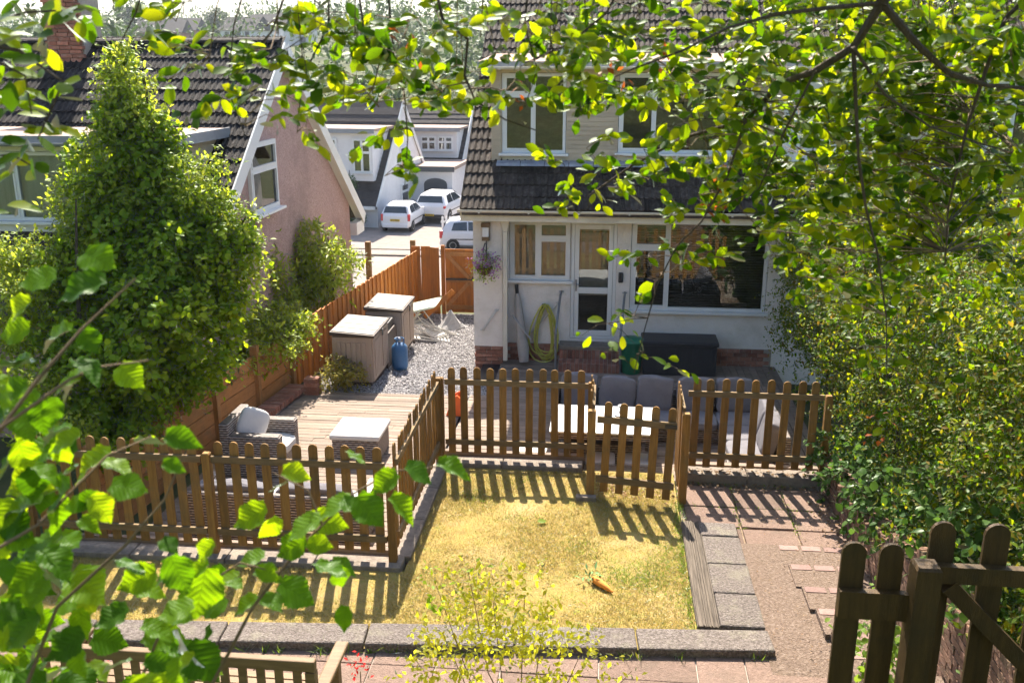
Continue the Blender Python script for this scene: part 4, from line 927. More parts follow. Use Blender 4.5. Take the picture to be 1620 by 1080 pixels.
# foreground short fence and gate
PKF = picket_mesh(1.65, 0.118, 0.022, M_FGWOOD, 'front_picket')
fy = 4.4
zt = at(1350, 858, Y=fy).z
ff = thing('picket_fence', 'dark two-picket fence stub left of the foreground gate post', 'fence', (1.4, fy, zt - 1.65))
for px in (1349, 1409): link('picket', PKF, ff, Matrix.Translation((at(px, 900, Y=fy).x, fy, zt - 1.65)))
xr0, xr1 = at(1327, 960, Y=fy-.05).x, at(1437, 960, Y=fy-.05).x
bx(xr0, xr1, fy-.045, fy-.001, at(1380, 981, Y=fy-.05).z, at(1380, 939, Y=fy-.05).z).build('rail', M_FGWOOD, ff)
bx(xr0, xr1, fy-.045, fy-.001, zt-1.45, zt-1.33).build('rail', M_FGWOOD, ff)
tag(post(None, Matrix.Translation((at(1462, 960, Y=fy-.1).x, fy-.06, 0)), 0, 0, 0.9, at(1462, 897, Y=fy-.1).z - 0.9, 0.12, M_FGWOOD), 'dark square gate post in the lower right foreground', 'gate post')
gy = 4.55; zt = at(1490, 826, Y=gy).z
fg = thing('picket_gate', 'dark picket gate with diagonal brace in the lower right corner', 'gate', (1.9, gy, zt - 1.6))
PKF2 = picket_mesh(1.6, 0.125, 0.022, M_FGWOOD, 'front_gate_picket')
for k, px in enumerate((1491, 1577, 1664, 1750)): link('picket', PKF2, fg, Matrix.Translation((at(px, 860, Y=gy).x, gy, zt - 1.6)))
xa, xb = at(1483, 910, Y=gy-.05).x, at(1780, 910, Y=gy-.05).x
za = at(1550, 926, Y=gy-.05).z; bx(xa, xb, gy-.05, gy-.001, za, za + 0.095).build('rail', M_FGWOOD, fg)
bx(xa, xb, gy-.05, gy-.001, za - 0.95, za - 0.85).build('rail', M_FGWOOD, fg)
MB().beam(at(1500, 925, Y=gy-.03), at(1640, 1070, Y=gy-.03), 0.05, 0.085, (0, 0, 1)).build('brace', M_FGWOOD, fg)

# stained boundary fence on the left
ax, ay = -5.63, 14.27; ddx, ddy = 0.1104, 0.9939
def fx(y): return ax + (y - ay) * ddx / ddy
sf = thing('sleeper_fence', 'orange brown fence of wide horizontal planks between square posts', 'fence', (fx(13), 13, DZ))
py = [10.0, 11.5, 12.93, 14.27, 15.57]
for i in range(4):
    y0, y1 = py[i] + .06, py[i+1] - .06; z = DZ - 0.12
    for k in range(5):
        h = 0.225 if k < 4 else 0.2
        a, b = Vector((fx(y0) - .02, y0, z + h/2)), Vector((fx(y1) - .02, y1, z + h/2))
        MB().beam(a, b, 0.045, h - 0.012).build('plank', M_SLEEPER, sf); z += 0.228
for y in py: post(sf, None, fx(y), y, DZ - 0.1, 1.25, 0.12, M_POST)
cf = thing('boarded_fence', 'tall cedar coloured fence of vertical boards running to the side gate', 'fence', (fx(19), 19, -0.6))
fbm = bx(-0.012, 0.012, -0.066, 0.066, 0, 1.0).mesh('fence_board', M_CEDAR)
y = 15.72; k = 0
while y < 22.95:
    zb = grz(y) - 0.02; top = 0.73 + random.uniform(-.012, .012)
    M = Matrix.Translation((fx(y) + (0.008 if k % 2 else -0.006), y, zb)) @ Matrix.Rotation(-math.atan2(ddx, ddy) + R(5), 4, 'Z') @ Matrix.Diagonal((1, 1, top - zb, 1))
    link('board', fbm, cf, M); y += 0.124; k += 1
for z in (-0.1, 0.45): MB().beam((fx(15.7)-.05, 15.7, z), (fx(22.9)-.05, 22.9, z), 0.05, 0.08).build('arris_rail', M_CEDAR, cf)
for y in (17.2, 19.1, 21): post(cf, None, fx(y)-.1, y, -1, 1.65, 0.1, M_POST)
gy_ = 23.05
gp = thing('fence_panel', 'fixed cedar panel between boundary fence and side gate', 'fence', (-4.3, gy_, -0.9))
x = -4.76
while x < -4.06:
    link('board', fbm, gp, Matrix.Translation((x, gy_ + random.uniform(-.006, .006), -0.92)) @ Matrix.Rotation(R(90) + .02, 4, 'Z') @ Matrix.Rotation(random.uniform(-.012, .008), 4, 'X') @ Matrix.Diagonal((1, 0.93, 1.72 + random.uniform(-.02, .02), 1))); x += 0.118
post(gp, None, -4.02, gy_, -1, 1.85, 0.09, M_CEDAR)
sg = thing('side_gate', 'braced cedar garden gate with black hinge beside the house', 'gate', (-3.3, gy_, -0.9))
x = -3.9
while x < -2.5:
    link('board', fbm, sg, Matrix.Translation((x, gy_, -0.86)) @ Matrix.Rotation(R(90), 4, 'Z') @ Matrix.Diagonal((1, 0.93, 1.62, 1))); x += 0.124
for z in (-0.72, -0.02, 0.64): bx(-3.95, -2.55, gy_-.05, gy_-.013, z-.05, z+.05).build('ledge', M_SLEEPER, sg)
for a, b in (((-3.9, 0.6), (-3.35, 0.03)), ((-2.8, 0.6), (-3.35, 0.03)), ((-3.9, -0.68), (-3.35, -0.06)), ((-2.8, -0.68), (-3.35, -0.06))):
    MB().beam((a[0], gy_-.04, a[1]), (b[0], gy_-.04, b[1]), 0.09, 0.045, (0, 1, 0)).build('brace', M_SLEEPER, sg)
bx(-3.95, -3.25, gy_-.06, gy_-.051, -0.02, 0.03).build('strap_hinge', M_BLACK, sg); bx(-3.28, -3.16, gy_-.065, gy_-.051, 0.0, 0.08).build('latch', M_BLACK, sg)
# brick edging by the deck
be = thing('brick_edging', 'low brick kerb with a short pillar between plank fence and deck', 'brick edging', (-5.3, 14.8, DZ))
eb = bx(-0.16, 0.16, -0.034, 0.034, -0.05, 0.05).mesh('edging_brick', M_BRICK)
y = 13.6
while y < 15.3: link('brick', eb, be, Matrix.Translation((fx(y)+.22, y, DZ + 0.10)) @ Matrix.Rotation(random.uniform(-.03, .03), 4, 'Z')); y += 0.076
bx(fx(14.4)+.1, fx(14.4)+.33, 13.6, 15.3, DZ-.1, DZ+.05).build('edging_core', M_MORTAR, be)
pb = bx(-0.12, 0.12, -0.055, 0.055, -0.033, 0.033).mesh('pillar_brick', M_BRICK)
for k in range(4):
    for s in (-1, 1): link('brick', pb, be, Matrix.Translation((-5.02, 15.28 + s*.06, DZ + 0.035 + k*.074)))

# ================================================================== furniture
def superbox(c, s, e=0.42, nu=22, nv=12, rot=None):
    """soft cushion: a super-ellipsoid"""
    mb = MB(); sp = lambda a, p: math.copysign(abs(a) ** p, a); Mr = rot or Matrix.Identity(4); c = Vector(c)
    for j in range(nv + 1):
        v = -math.pi/2 + math.pi * j / nv
        for i in range(nu):
            u = 2*math.pi * i / nu
            p = Vector((s[0]/2*sp(math.cos(v), e)*sp(math.cos(u), e), s[1]/2*sp(math.cos(v), e)*sp(math.sin(u), e), s[2]/2*sp(math.sin(v), e)))
            mb.v.append(tuple(c + Mr @ p))
    for j in range(nv):
        for i in range(nu):
            i2 = (i+1) % nu; mb.f.append((j*nu+i, j*nu+i2, (j+1)*nu+i2, (j+1)*nu+i))
    return mb
def cushion(par, c, s, m, name='cushion', rot=None, e=0.3):
    mb = superbox(c, s, e, 40, 24, rot); ph = [random.uniform(0, 6.28) for q in range(8)]; am = min(s) * 0.09; cc = Vector(c); out = []
    for p in mb.v:
        q = Vector(p) - cc; a, b, d_ = q.x*9, q.y*9, q.z*9
        k = am*(.5*math.sin(a*1.1 + b + ph[0])*math.sin(d_*1.3 + ph[1]) + .35*math.sin(a*2.3 + d_*1.7 + ph[2]) + .3*math.sin(d_*2.9 - a*1.4 + b*2 + ph[3]) + .18*math.sin(a*5 + d_*4 + b*4 + ph[4]))
        out.append(tuple(cc + q*(1 + k/max(.05, q.length)) + Vector((0, 0, -abs(q.x)*.05))))
    mb.v = out; o = mb.build(name, m, par, smooth=True)
    for p in o.data.polygons: p.use_smooth = True
    return o
def slatbox(par, x0, x1, y0, y1, z0, z1, name='base'):
    """rattan box with a recessed plinth"""
    return MB().box(x0, x1, y0, y1, z0 + .05, z1).box(x0+.04, x1-.04, y0+.04, y1-.04, z0, z0+.05).build(name, M_RATTAN, par, bevel=0.02)
sofa = thing('corner_sofa', 'grey cushioned rattan corner sofa on the deck behind the gate', 'sofa', (1.0, 13.7, DZ))
slatbox(sofa, -0.66, 2.5, 13.62, 14.42, DZ, -0.1); slatbox(sofa, 1.78, 2.5, 12.3, 13.618, DZ, -0.1, 'chaise_base')
bx(-0.66, 2.5, 14.421, 14.52, DZ, 0.24).build('back_frame', M_RATTAN, sofa, bevel=0.02); bx(2.501, 2.6, 12.3, 14.5, DZ, 0.32).build('side_frame', M_RATTAN, sofa, bevel=0.02)
bx(-0.76, -0.661, 13.65, 14.5, DZ, 0.22).build('arm', M_RATTAN, sofa, bevel=0.02)
for i, x in enumerate((-0.34, 0.26, 0.84, 1.46, 2.08)):
    cushion(sofa, (x, 14.2 + random.uniform(-.04, .03), 0.24 + random.uniform(-.02, .02)), (0.57, 0.24, 0.54), M_CUSHION, 'back_cushion', Matrix.Rotation(R(-12), 4, 'X') @ Matrix.Rotation(R(random.uniform(-6, 6)), 4, 'Y'))
    cushion(sofa, (x, 13.82, -0.04), (0.61, 0.62, 0.14), M_CUSHION, 'seat_cushion')
for i, y in enumerate((12.65, 13.22)):
    cushion(sofa, (2.1, y, -0.04), (0.62, 0.58, 0.14), M_CUSHION, 'seat_cushion')
    cushion(sofa, (2.36, y, 0.25), (0.2, 0.58, 0.52), M_CUSHION, 'back_cushion', Matrix.Rotation(R(14), 4, 'Y') @ Matrix.Rotation(R(6), 4, 'X'))
tb = thing('garden_table', 'low rattan garden table with a white top behind the gate', 'table', (0.05, 12.8, DZ))
bx(-0.70, 0.80, 12.28, 13.38, 0.275, 0.30).build('table_top', M_WHITETOP, tb, bevel=0.008); bx(-0.68, 0.78, 12.30, 13.36, 0.19, 0.274).build('apron', M_RATTAN, tb)
for x in (-0.63, 0.73):
    for y in (12.35, 13.31): bx(x-.05, x+.05, y-.05, y+.05, DZ, 0.19).build('leg', M_RATTAN, tb)
bx(-0.5, 0.6, 12.6, 13.1, DZ, 0.0).build('centre_box', M_RATTAN, tb)
MB().lathe([(0.09, 0), (0.10, 0.02), (0.03, 0.03), (0.025, 0.10), (0.05, 0.15)], (0.30, 13.0, 0.301), 14).build('candle_holder', M_METAL); o = bpy.data.objects[-1] if False else None
o = [q for q in bpy.data.objects if q.name == 'candle_holder'][0]; tag(o, 'small grey metal candle holder standing on the white table', 'candle holder')
for i, (x, y, lab) in enumerate(((-0.95, 12.5, 'white cushioned rattan stool left of the garden table'), (0.02, 12.42, 'white cushioned stool pushed under the table near its left leg'), (0.55, 12.42, 'white cushioned stool pushed under the table near its right leg'))):
    s_ = thing('stool', lab, 'stool', (x, y, DZ), group='stools by the garden table')
    zt_ = -0.06 if i == 0 else -0.12
    bx(x-.2, x+.2, y-.19, y+.19, DZ, zt_-.07).build('base', M_RATTAN, s_, bevel=0.015); cushion(s_, (x, y, zt_-.03), (0.42, 0.40, 0.09), M_WHITECUSH, e=0.3)
ot = thing('footstool', 'square rattan footstool with white top on the left deck', 'footstool', (-3.5, 12.7, DZ))
bx(-3.84, -3.16, 12.38, 13.08, DZ, 0.0).build('base', M_RATTAN, ot, bevel=0.02); bx(-3.87, -3.13, 12.35, 13.11, 0.001, 0.085).build('cushion', M_WHITECUSH, ot, bevel=0.03)
ac = thing('armchair', 'rattan armchair facing the footstool beside the plank fence', 'chair', (-4.8, 12.2, DZ))
bx(-5.12, -4.4, 12.45, 12.62, DZ, 0.25).build('arm', M_RATTAN, ac, bevel=0.02); bx(-5.12, -4.4, 11.78, 11.95, DZ, 0.25).build('arm', M_RATTAN, ac, bevel=0.02)
bx(-5.25, -5.121, 11.78, 12.62, DZ, 0.42).build('back', M_RATTAN, ac, bevel=0.02); bx(-5.119, -4.38, 11.951, 12.449, DZ, -0.05).build('seat_base', M_RATTAN, ac, bevel=0.02)
cushion(ac, (-4.72, 12.2, 0.0), (0.72, 0.5, 0.14), M_WHITECUSH, 'seat_cushion')
pl = superbox((-4.9, 12.16, 0.30), (0.42, 0.17, 0.44), 0.55, 26, 16, Matrix.Rotation(R(-18), 4, 'Y') @ Matrix.Rotation(R(35), 4, 'Z') @ Matrix.Rotation(R(40), 4, 'Y')).build('pillow', M_WHITECUSH, smooth=True)
tag(pl, 'white scatter pillow propped up in the rattan armchair', 'pillow')
fs = thing('rattan_sofa', 'long rattan sofa seen from behind through the front left pickets', 'sofa', (-3.8, 10.3, DZ))
bx(-4.95, -2.75, 9.86, 9.96, DZ, 0.32).build('back', M_RATTAN, fs, bevel=0.02)
for x in (-4.95, -2.87): bx(x, x+.12, 9.961, 10.75, DZ, 0.2).build('arm', M_RATTAN, fs, bevel=0.02)
bx(-4.829, -2.871, 9.961, 10.72, DZ, -0.08).build('seat_base', M_RATTAN, fs, bevel=0.02)
for x in (-4.34, -3.36):
    cushion(fs, (x, 10.38, -0.02), (0.96, 0.7, 0.14), M_WHITECUSH, 'seat_cushion'); cushion(fs, (x, 10.06, 0.2), (0.94, 0.18, 0.42), M_CUSHION, 'back_cushion', Matrix.Rotation(R(10), 4, 'X'))
# garden bench at the bottom left, seen from behind
bn = thing('garden_bench', 'slatted wooden garden bench at the bottom left facing the house', 'bench', (-2.5, 5.0, 0.72))
by = 4.85; zt = at(300, 1030, Y=by).z; xl, xr = at(60, 1040, Y=by).x, at(499, 1040, Y=by).x
bx(xl, xr, by-.035, by+.02, zt-.075, zt).build('top_rail', M_BENCH, bn, bevel=0.008); bx(xl, xr, by-.035, by+.02, zt-.52, zt-.46).build('lower_rail', M_BENCH, bn, bevel=0.008)
k = xl + 0.16
while k < xr - 0.1: bx(k, k+.05, by-.02, by+.0, zt-.46, zt-.0755).build('slat', M_BENCH, bn); k += 0.115
for x in (xl, xr-.06): bx(x, x+.06, by-.04, by+.025, 0.7, zt-.0755).build('leg', M_BENCH, bn); bx(x, x+.06, by+.44, by+.5, 0.7, zt-.29).build('leg', M_BENCH, bn)
for x in (xl-.03, xr-.045): bx(x, x+.09, by-.06 if x < -3 else by+.026, by+.56, zt-.28, zt-.245).build('arm', M_BENCH, bn, bevel=0.01)
for k in range(6): bx(xl+.06, xr-.06, by+.06+k*.075, by+.12+k*.075, zt-.5, zt-.475).build('seat_slat', M_BENCH, bn)

# ================================================================== things round the house
def storage_box(label, x0, x1, y0, y1, zb, h, slat_lid=False):
    b = thing('storage_box', label, 'storage box', ((x0+x1)/2, (y0+y1)/2, zb), group='plastic storage boxes by the fence')
    zf, zr = zb + h, zb + h + 0.0
    bx(x0, x1-.03, y0, y1, zb+.10, zf-.06).build('body', M_PLASTIC, b, bevel=0.015)
    bx(x0+.02, x1-.05, y0+.02, y1-.02, zb, zb+.10).build('plinth', M_PLASTICDK, b)
    my = (y0+y1)/2
    for a, c in ((y0+.01, my-.006), (my+.006, y1-.01)):
        d_ = bx(x1-.029, x1, a, c, zb+.12, zf-.07).build('door', M_PLASTIC, b, bevel=0.01)
        for s_ in range(4): bx(x1+.0005, x1+.016, a+.08+s_*(c-a-.16)/4+.011, a+.08+(s_+1)*(c-a-.16)/4-.011, zb+.2, zf-.15).build('panel', M_PLASTIC, d_)
    for s_ in range(6):
        w_ = (x1-x0-.2)/6; bx(x0+.08+s_*w_+.012, x0+.08+(s_+1)*w_-.012, y0-.016, y0-.0005, zb+.22, zf-.16).build('panel', M_PLASTIC, b)
    l = MB().add([(x0-.03, y0-.03, zf-.03), (x1+.03, y0-.03, zf-.06), (x1+.03, y1+.03, zf-.06), (x0-.03, y1+.03, zf-.03), (x0-.03, y0-.03, zf+.04), (x1+.03, y0-.03, zf-.015), (x1+.03, y1+.03, zf-.015), (x0-.03, y1+.03, zf+.04)], [(0,3,2,1),(4,5,6,7),(0,1,5,4),(1,2,6,5),(2,3,7,6),(3,0,4,7)]).build('lid', M_PLASTICDK, b, bevel=0.008)
    ns_ = 10 if slat_lid else 4
    for s_ in range(ns_):
        w_ = (y1-y0)/ns_; a, c = y0+s_*w_+.016, y0+(s_+1)*w_-.016
        def zl(x): return zf + .04 - .055*(x-x0+.03)/(x1-x0+.06)
        MB().add([(x0, a, zl(x0)+.001), (x1, a, zl(x1)+.001), (x1, c, zl(x1)+.001), (x0, c, zl(x0)+.001), (x0, a, zl(x0)+.012), (x1, a, zl(x1)+.012), (x1, c, zl(x1)+.012), (x0, c, zl(x0)+.012)], [(0,3,2,1),(4,5,6,7),(0,1,5,4),(1,2,6,5),(2,3,7,6),(3,0,4,7)]).build('lid_panel', M_PLASTICLID, l)
    bx(x1+.031, x1+.045, my-.04, my+.04, zf-.17, zf-.05).build('latch', M_BLACK, b)
storage_box('taupe plastic storage box in front, with smooth ribbed lid', -4.80, -4.05, 15.82, 17.0, -0.41, 1.0)
storage_box('taupe plastic storage box further back with white slatted lid', -4.75, -4.0, 18.05, 19.2, -0.55, 1.03, True)
cr = thing('plastic_crate', 'dark tray with white papers lying between the two storage boxes', 'crate', (-4.45, 17.5, -0.47))
bx(-4.75, -4.1, 17.12, 17.95, -0.47, 0.22).build('stand', M_PLASTICDK, cr)
for a in ((-4.72, -4.15, 17.18, 17.21), (-4.72, -4.15, 17.85, 17.88), (-4.72, -4.69, 17.21, 17.85), (-4.18, -4.15, 17.21, 17.85)): bx(*a, 0.221, 0.36).build('tray_side', M_BLACK, cr)
bx(-4.6, -4.25, 17.3, 17.75, 0.222, 0.25).build('paper', M_WHITETOP, cr)
gc = thing('gas_cylinder', 'blue steel gas cylinder standing on gravel beside storage box', 'gas cylinder', (-3.85, 17.05, -0.43))
MB().lathe([(0.11, 0), (0.14, 0.01), (0.145, 0.05), (0.155, 0.06), (0.155, 0.40), (0.145, 0.45), (0.10, 0.50), (0.05, 0.52), (0.03, 0.53)], (-3.85, 17.05, -0.43), 24).build('body', M_BLUE, gc, smooth=True)
mb = MB(); mb.tube([(-3.85 + .085*math.cos(a), 17.05 + .085*math.sin(a), 0.17) for a in np.linspace(0, 5.4, 14)], 0.012, 6)
for a in (0.2, 2.2, 4.2): mb.tube([(-3.85 + .085*math.cos(a), 17.05 + .085*math.sin(a), 0.06), (-3.85 + .085*math.cos(a), 17.05 + .085*math.sin(a), 0.17)], 0.012, 6)
mb.build('collar', M_BLUE, gc); MB().lathe([(0.03, 0), (0.03, 0.08), (0.02, 0.1)], (-3.85, 17.05, 0.09), 10).build('valve', M_METAL, gc)
# folded garden furniture heap
tt = thing('metal_table', 'pale round-cornered garden table standing behind storage box', 'table', (-4.15, 20.5, -0.75))
superbox((-4.15, 20.5, -0.08), (0.95, 0.95, 0.05), 0.25, 24, 6, Matrix.Rotation(R(-14), 4, 'Y')).build('table_top', mat('green_glass_top', (0.62, 0.70, 0.60), (0.56, 0.64, 0.54), 3, 0.2), tt, smooth=True)
for s in (-1, 1): MB().tube([(-4.5, 20.5+s*.3, -0.78), (-4.1, 20.5+s*.3, -0.12)], 0.015, 6).tube([(-3.75, 20.5+s*.3, -0.75), (-4.2, 20.5+s*.3, -0.12)], 0.015, 6).build('leg', M_WHITEMETAL, tt)
for i, (x, y, rz, z, lab) in enumerate(((-3.75, 19.75, 0.3, -0.62, 'white metal folding chair lying flat on the gravel heap'), (-3.85, 20.0, -0.5, -0.5, 'white metal folding chair on top of the folded heap'), (-3.62, 20.3, 0.9, -0.6, 'white metal folding chair at the back of the heap'))):
    c_ = thing('folding_chair', lab, 'chair', (x, y, z), rz, 'folded metal chairs'); M = W[c_] @ Matrix.Rotation(R(12 + 6*i), 4, 'Y')
    for s in (-.2, .2): MB().tube([(-.45, s, 0), (0.1, s, 0.03), (.42, s, 0.0), (.45, s*.7, 0.0)], 0.013, 6).build('frame_tube', M_WHITEMETAL, c_, M); MB().tube([(-.4, s*.9, 0.08), (.38, s*.9, 0.04)], 0.013, 6).build('leg', M_WHITEMETAL, c_, M)
    for k in range(5): bx(-.02+k*.075, .03+k*.075, -.19, .19, 0.04, 0.052).build('seat_slat', M_WHITEMETAL, c_, M)
    for k in range(2): bx(-.42+k*.1, -.36+k*.1, -.19, .19, 0.015, 0.027).build('back_slat', M_WHITEMETAL, c_, M)
    for k in (-.4, .38): MB().tube([(k, -.19, 0.05), (k, .19, 0.05)], 0.011, 6).build('stretcher', M_WHITEMETAL, c_, M)
sk = MB(); nn_ = 14
for j in range(6):
    for i in range(nn_):
        a = 2*math.pi*i/nn_; r = (0.33, 0.30, 0.22, 0.15, 0.07, 0.02)[j] * (1 + 0.14*math.sin(3*a+j) + random.uniform(-.09, .09))
        sk.v.append((-3.55 + r*math.cos(a), 21.25 + r*math.sin(a), -0.78 + (0, .05, .14, .24, .36, .44)[j]))
for j in range(5):
    for i in range(nn_): sk.f.append((j*nn_+i, j*nn_+(i+1) % nn_, (j+1)*nn_+(i+1) % nn_, (j+1)*nn_+i))
tag(sk.build('plastic_sack', M_GREYFABRIC), 'crumpled grey plastic sack in front of the side gate', 'sack')
tag(MB().beam((-4.3, 21.9, -0.7), (-3.6, 22.0, -0.05), 0.03, 0.12).build('timber_board', M_CEDAR), 'loose dark board leaning near the side gate', 'board')
# wall things
pr = thing('wrapped_parasol', 'rolled off-white parasol leaning against the house wall', 'parasol', (-1.55, 17.3, DZ))
mb = MB(); pts = [(-1.48, 17.25, DZ+.06), (-1.50, 17.32, DZ+.3), (-1.56, 17.42, DZ+.7), (-1.62, 17.52, DZ+1.15), (-1.64, 17.56, DZ+1.33)]
mb.tube(pts, [0.09, 0.115, 0.095, 0.07, 0.045], 12); mb.build('canopy', mat('parasol_cover', (0.45, 0.415, 0.38), (0.36, 0.33, 0.30), 6, 0.9, 0.5, 12), pr, smooth=True)
MB().tube([(-1.64, 17.56, DZ+1.3), (-1.66, 17.59, DZ+1.5)], 0.035, 8).build('cap', M_BLACK, pr); MB().tube([(-1.72, 17.4, DZ+.95), (-1.45, 17.3, DZ+.62), (-1.35, 17.3, DZ+.5)], 0.02, 6).build('strap', M_GREYFABRIC, pr)
hz_ = thing('garden_hose', 'coiled yellow garden hose hanging on the wall below the window', 'hose', (-1.1, 17.6, 0.3))
for k in range(9):
    w_, h_ = 0.20 + 0.022*k + random.uniform(-.02, .02), 1.03 + random.uniform(-.10, .12); cx = -1.12 + random.uniform(-.05, .09)
    pts = []
    for q in np.linspace(0, 2*math.pi, 26):
        u = (1 - math.cos(q)) / 2
        pts.append((cx + w_*math.sin(q)*(0.35 + 0.65*u) , F - 0.05 - 0.016*k + .03*math.sin(q*2), 0.78 - h_*u))
    MB().tube(pts, 0.0135, 6, cap=False).build('coil', M_HOSE, hz_, smooth=True)
MB().tube([(-1.15, F-.001, 0.70), (-1.15, F-.14, 0.72), (-1.15, F-.15, 0.80)], 0.014, 6).build('hook', M_BLACK, hz_)
def rail_thing(name, label, pts, m, r=0.02, feet=()):
    t = thing(name, label, 'handrail', pts[-1]); MB().tube(pts, r, 8).build('rail_tube', m, t, smooth=True)
    for p in (pts[0], pts[-1]): MB().lathe([(0.045, -0.006), (0.045, 0.006), (0.03, 0.014)], p, 10).build('flange', m, t)
    return t
rail_thing('grab_rail', 'short white grab rail fixed diagonally on the corner pier', [(-2.01, 17.35, 0.70), (-2.02, 17.29, 0.69), (-2.27, 17.29, 0.32), (-2.29, 17.35, 0.30)], M_WHITEMETAL)
rail_thing('grab_rail', 'long white grab rail fixed diagonally behind the yellow hose', [(-0.86, F, 0.80), (-0.87, F-.05, 0.79), (-1.45, F-.05, 0.12), (-1.47, F, 0.10)], M_WHITEMETAL)
for lab, x in (('grey metal handrail at the left of the door steps', -0.86), ('grey metal handrail at the right of the door steps', 0.34)):
    rail_thing('handrail', lab, [(x+.06, F, 1.02), (x+.06, F-.1, 1.03), (x+.05, F-.22, 1.0), (x, F-.68, 0.45), (x-.005, F-.72, 0.38), (x, F-.72, DZ)], M_METAL, 0.024)
wl = thing('wall_lamp', 'bronze wall lamp on the house corner under the eaves', 'lamp', (-2.2, 17.35, 2.2))
bx(-2.27, -2.13, 17.33, 17.349, 2.03, 2.36).build('back_plate', M_WICKDARK, wl); bx(-2.28, -2.12, 17.19, 17.329, 2.3, 2.37).build('hood', M_WICKDARK, wl); bx(-2.26, -2.14, 17.2, 17.31, 2.12, 2.299).build('shade', M_WHITETOP, wl, bevel=0.01); bx(-2.265, -2.135, 17.195, 17.329, 2.05, 2.119).build('base_tray', M_WICKDARK, wl)
sn = thing('key_safe', 'small black key safe on the wall right of the door', 'key safe', (0.3, F, 1.3)); bx(0.27, 0.36, F-.06, F-.001, 1.22, 1.42).build('body', M_BLACK, sn, bevel=0.02); bx(0.29, 0.34, F-.07, F-.0605, 1.26, 1.37).build('cover', M_CHEST, sn)
hk = thing('hanging_basket', 'hanging basket of purple and pink flowers on the corner pier', 'hanging basket', (-2.22, 17.2, 1.4))
MB().tube([(-2.2, 17.349, 2.02), (-2.2, 17.345, 1.65)], 0.012, 6).tube([(-2.2, 17.34, 1.98), (-2.21, 17.2, 2.0), (-2.22, 17.12, 1.94)], 0.01, 6).build('bracket', M_BLACK, hk)
MB().lathe([(0.02, -0.14), (0.09, -0.11), (0.14, -0.04), (0.155, 0.02), (0.14, 0.03)], (-2.22, 17.14, 1.55), 16).build('bowl', M_COIR, hk, smooth=True)
for a in (0.4, 2.5, 4.6): MB().tube([(-2.22 + .15*math.cos(a), 17.14 + .15*math.sin(a), 1.57), (-2.22, 17.12, 1.93)], 0.004, 5).build('chain', M_BLACK, hk)
foliage('leaves', T_SIMPLE, merge([sprigs((-2.22, 17.12, 1.60), (.2, .19, .16), 90, 5, 0.045, 0.05), sprigs((-2.22, 17.1, 1.47), (.17, .17, .16), 50, 5, 0.04, 0.05)]), L_SHRUB, hk)
foliage('petals', T_BROAD, merge([sprigs((-2.22, 17.12, 1.68), (.26, .22, .13), 60, 4, 0.05, 0.04), sprigs((-2.12, 17.1, 1.50), (.17, .17, .18), 22, 3, 0.045, 0.04)]), L_PURPLE, hk)
cb = thing('deck_box', 'black plastic storage chest against the house below the window', 'storage chest', (1.43, 17.1, DZ))
bx(0.76, 2.1, 16.88, 17.48, DZ, 0.22).build('body', M_CHEST, cb, bevel=0.02); bx(0.73, 2.13, 16.85, 17.5, 0.221, 0.30).build('lid', M_CHEST, cb, bevel=0.02)
for k in range(3): bx(0.8+k*.43, 1.18+k*.43, 16.871, 16.8795, DZ+.06, 0.17).build('panel', M_CHEST, cb, bevel=0.004)
bx(1.32, 1.54, 16.84, 16.849, 0.24, 0.275).build('handle', M_BLACK, cb)
gb_ = thing('green_bin', 'green plastic bin standing between door steps and black chest', 'bin', (0.55, 17.0, DZ))
MB().lathe([(0.15, 0), (0.17, 0.02), (0.215, 0.58), (0.225, 0.59)], (0.55, 17.0, DZ), 22).build('body', M_GREEN, gb_, smooth=True); MB().lathe([(0.235, 0.59), (0.24, 0.63), (0.2, 0.67), (0.05, 0.69)], (0.55, 17.0, DZ), 22).build('lid', M_GREEN, gb_, smooth=True)
oc = thing('orange_toy', 'small orange plastic toy slide on the deck behind the fence', 'toy', (-2.36, 14.5, DZ))
MB().prism([(-0.16, 0), (0.14, 0), (0.10, 0.30), (0.03, 0.36), (-0.05, 0.30)], 0.05, 'xz', 0).build('side_panel', M_ORANGE, oc, Matrix.Translation((-2.36, 14.4, DZ)), bevel=0.01); MB().prism([(-0.16, 0), (0.14, 0), (0.10, 0.30), (0.03, 0.36), (-0.05, 0.30)], 0.05, 'xz', 0).build('side_panel', M_ORANGE, oc, Matrix.Translation((-2.36, 14.62, DZ)), bevel=0.01)
MB().add([(-2.5, 14.451, DZ+.04), (-2.5, 14.619, DZ+.04), (-2.34, 14.619, DZ+.32), (-2.34, 14.451, DZ+.32)], [(0,1,2,3)]).build('ramp', M_ORANGE, oc)
ca = thing('carrot_toy', 'orange plush carrot toy with green top lying on the lawn', 'toy', (0.09, 8.9, LZ))
MB().tube([(-0.02, 9.06, LZ+.035), (0.0, 9.02, LZ+.045), (0.06, 8.95, LZ+.042), (0.13, 8.88, LZ+.034), (0.18, 8.83, LZ+.025)], [0.03, 0.042, 0.04, 0.03, 0.012], 12).build('root', M_CARROT, ca, smooth=True)
foliage('leafy_top', T_THIN, sprigs((-0.05, 9.08, LZ+.04), .03, 14, 2, 0.09, 0.03), mat('plush_green', (0.16, 0.30, 0.10)), ca)
dl = thing('fallen_leaf', 'pale green leaf lying alone on the lawn', 'leaf', (-0.6, 10.3, LZ)); link('blade', np_mesh('fallen_leaf', *leaves_np(T_BROAD, np.array([[-0.72, 10.32, LZ+.03]]), np.array([[1., .3, .05]]), np.array([[0.1, -.2, 1.]]), np.array([0.12])), L_GRASSG), dl)

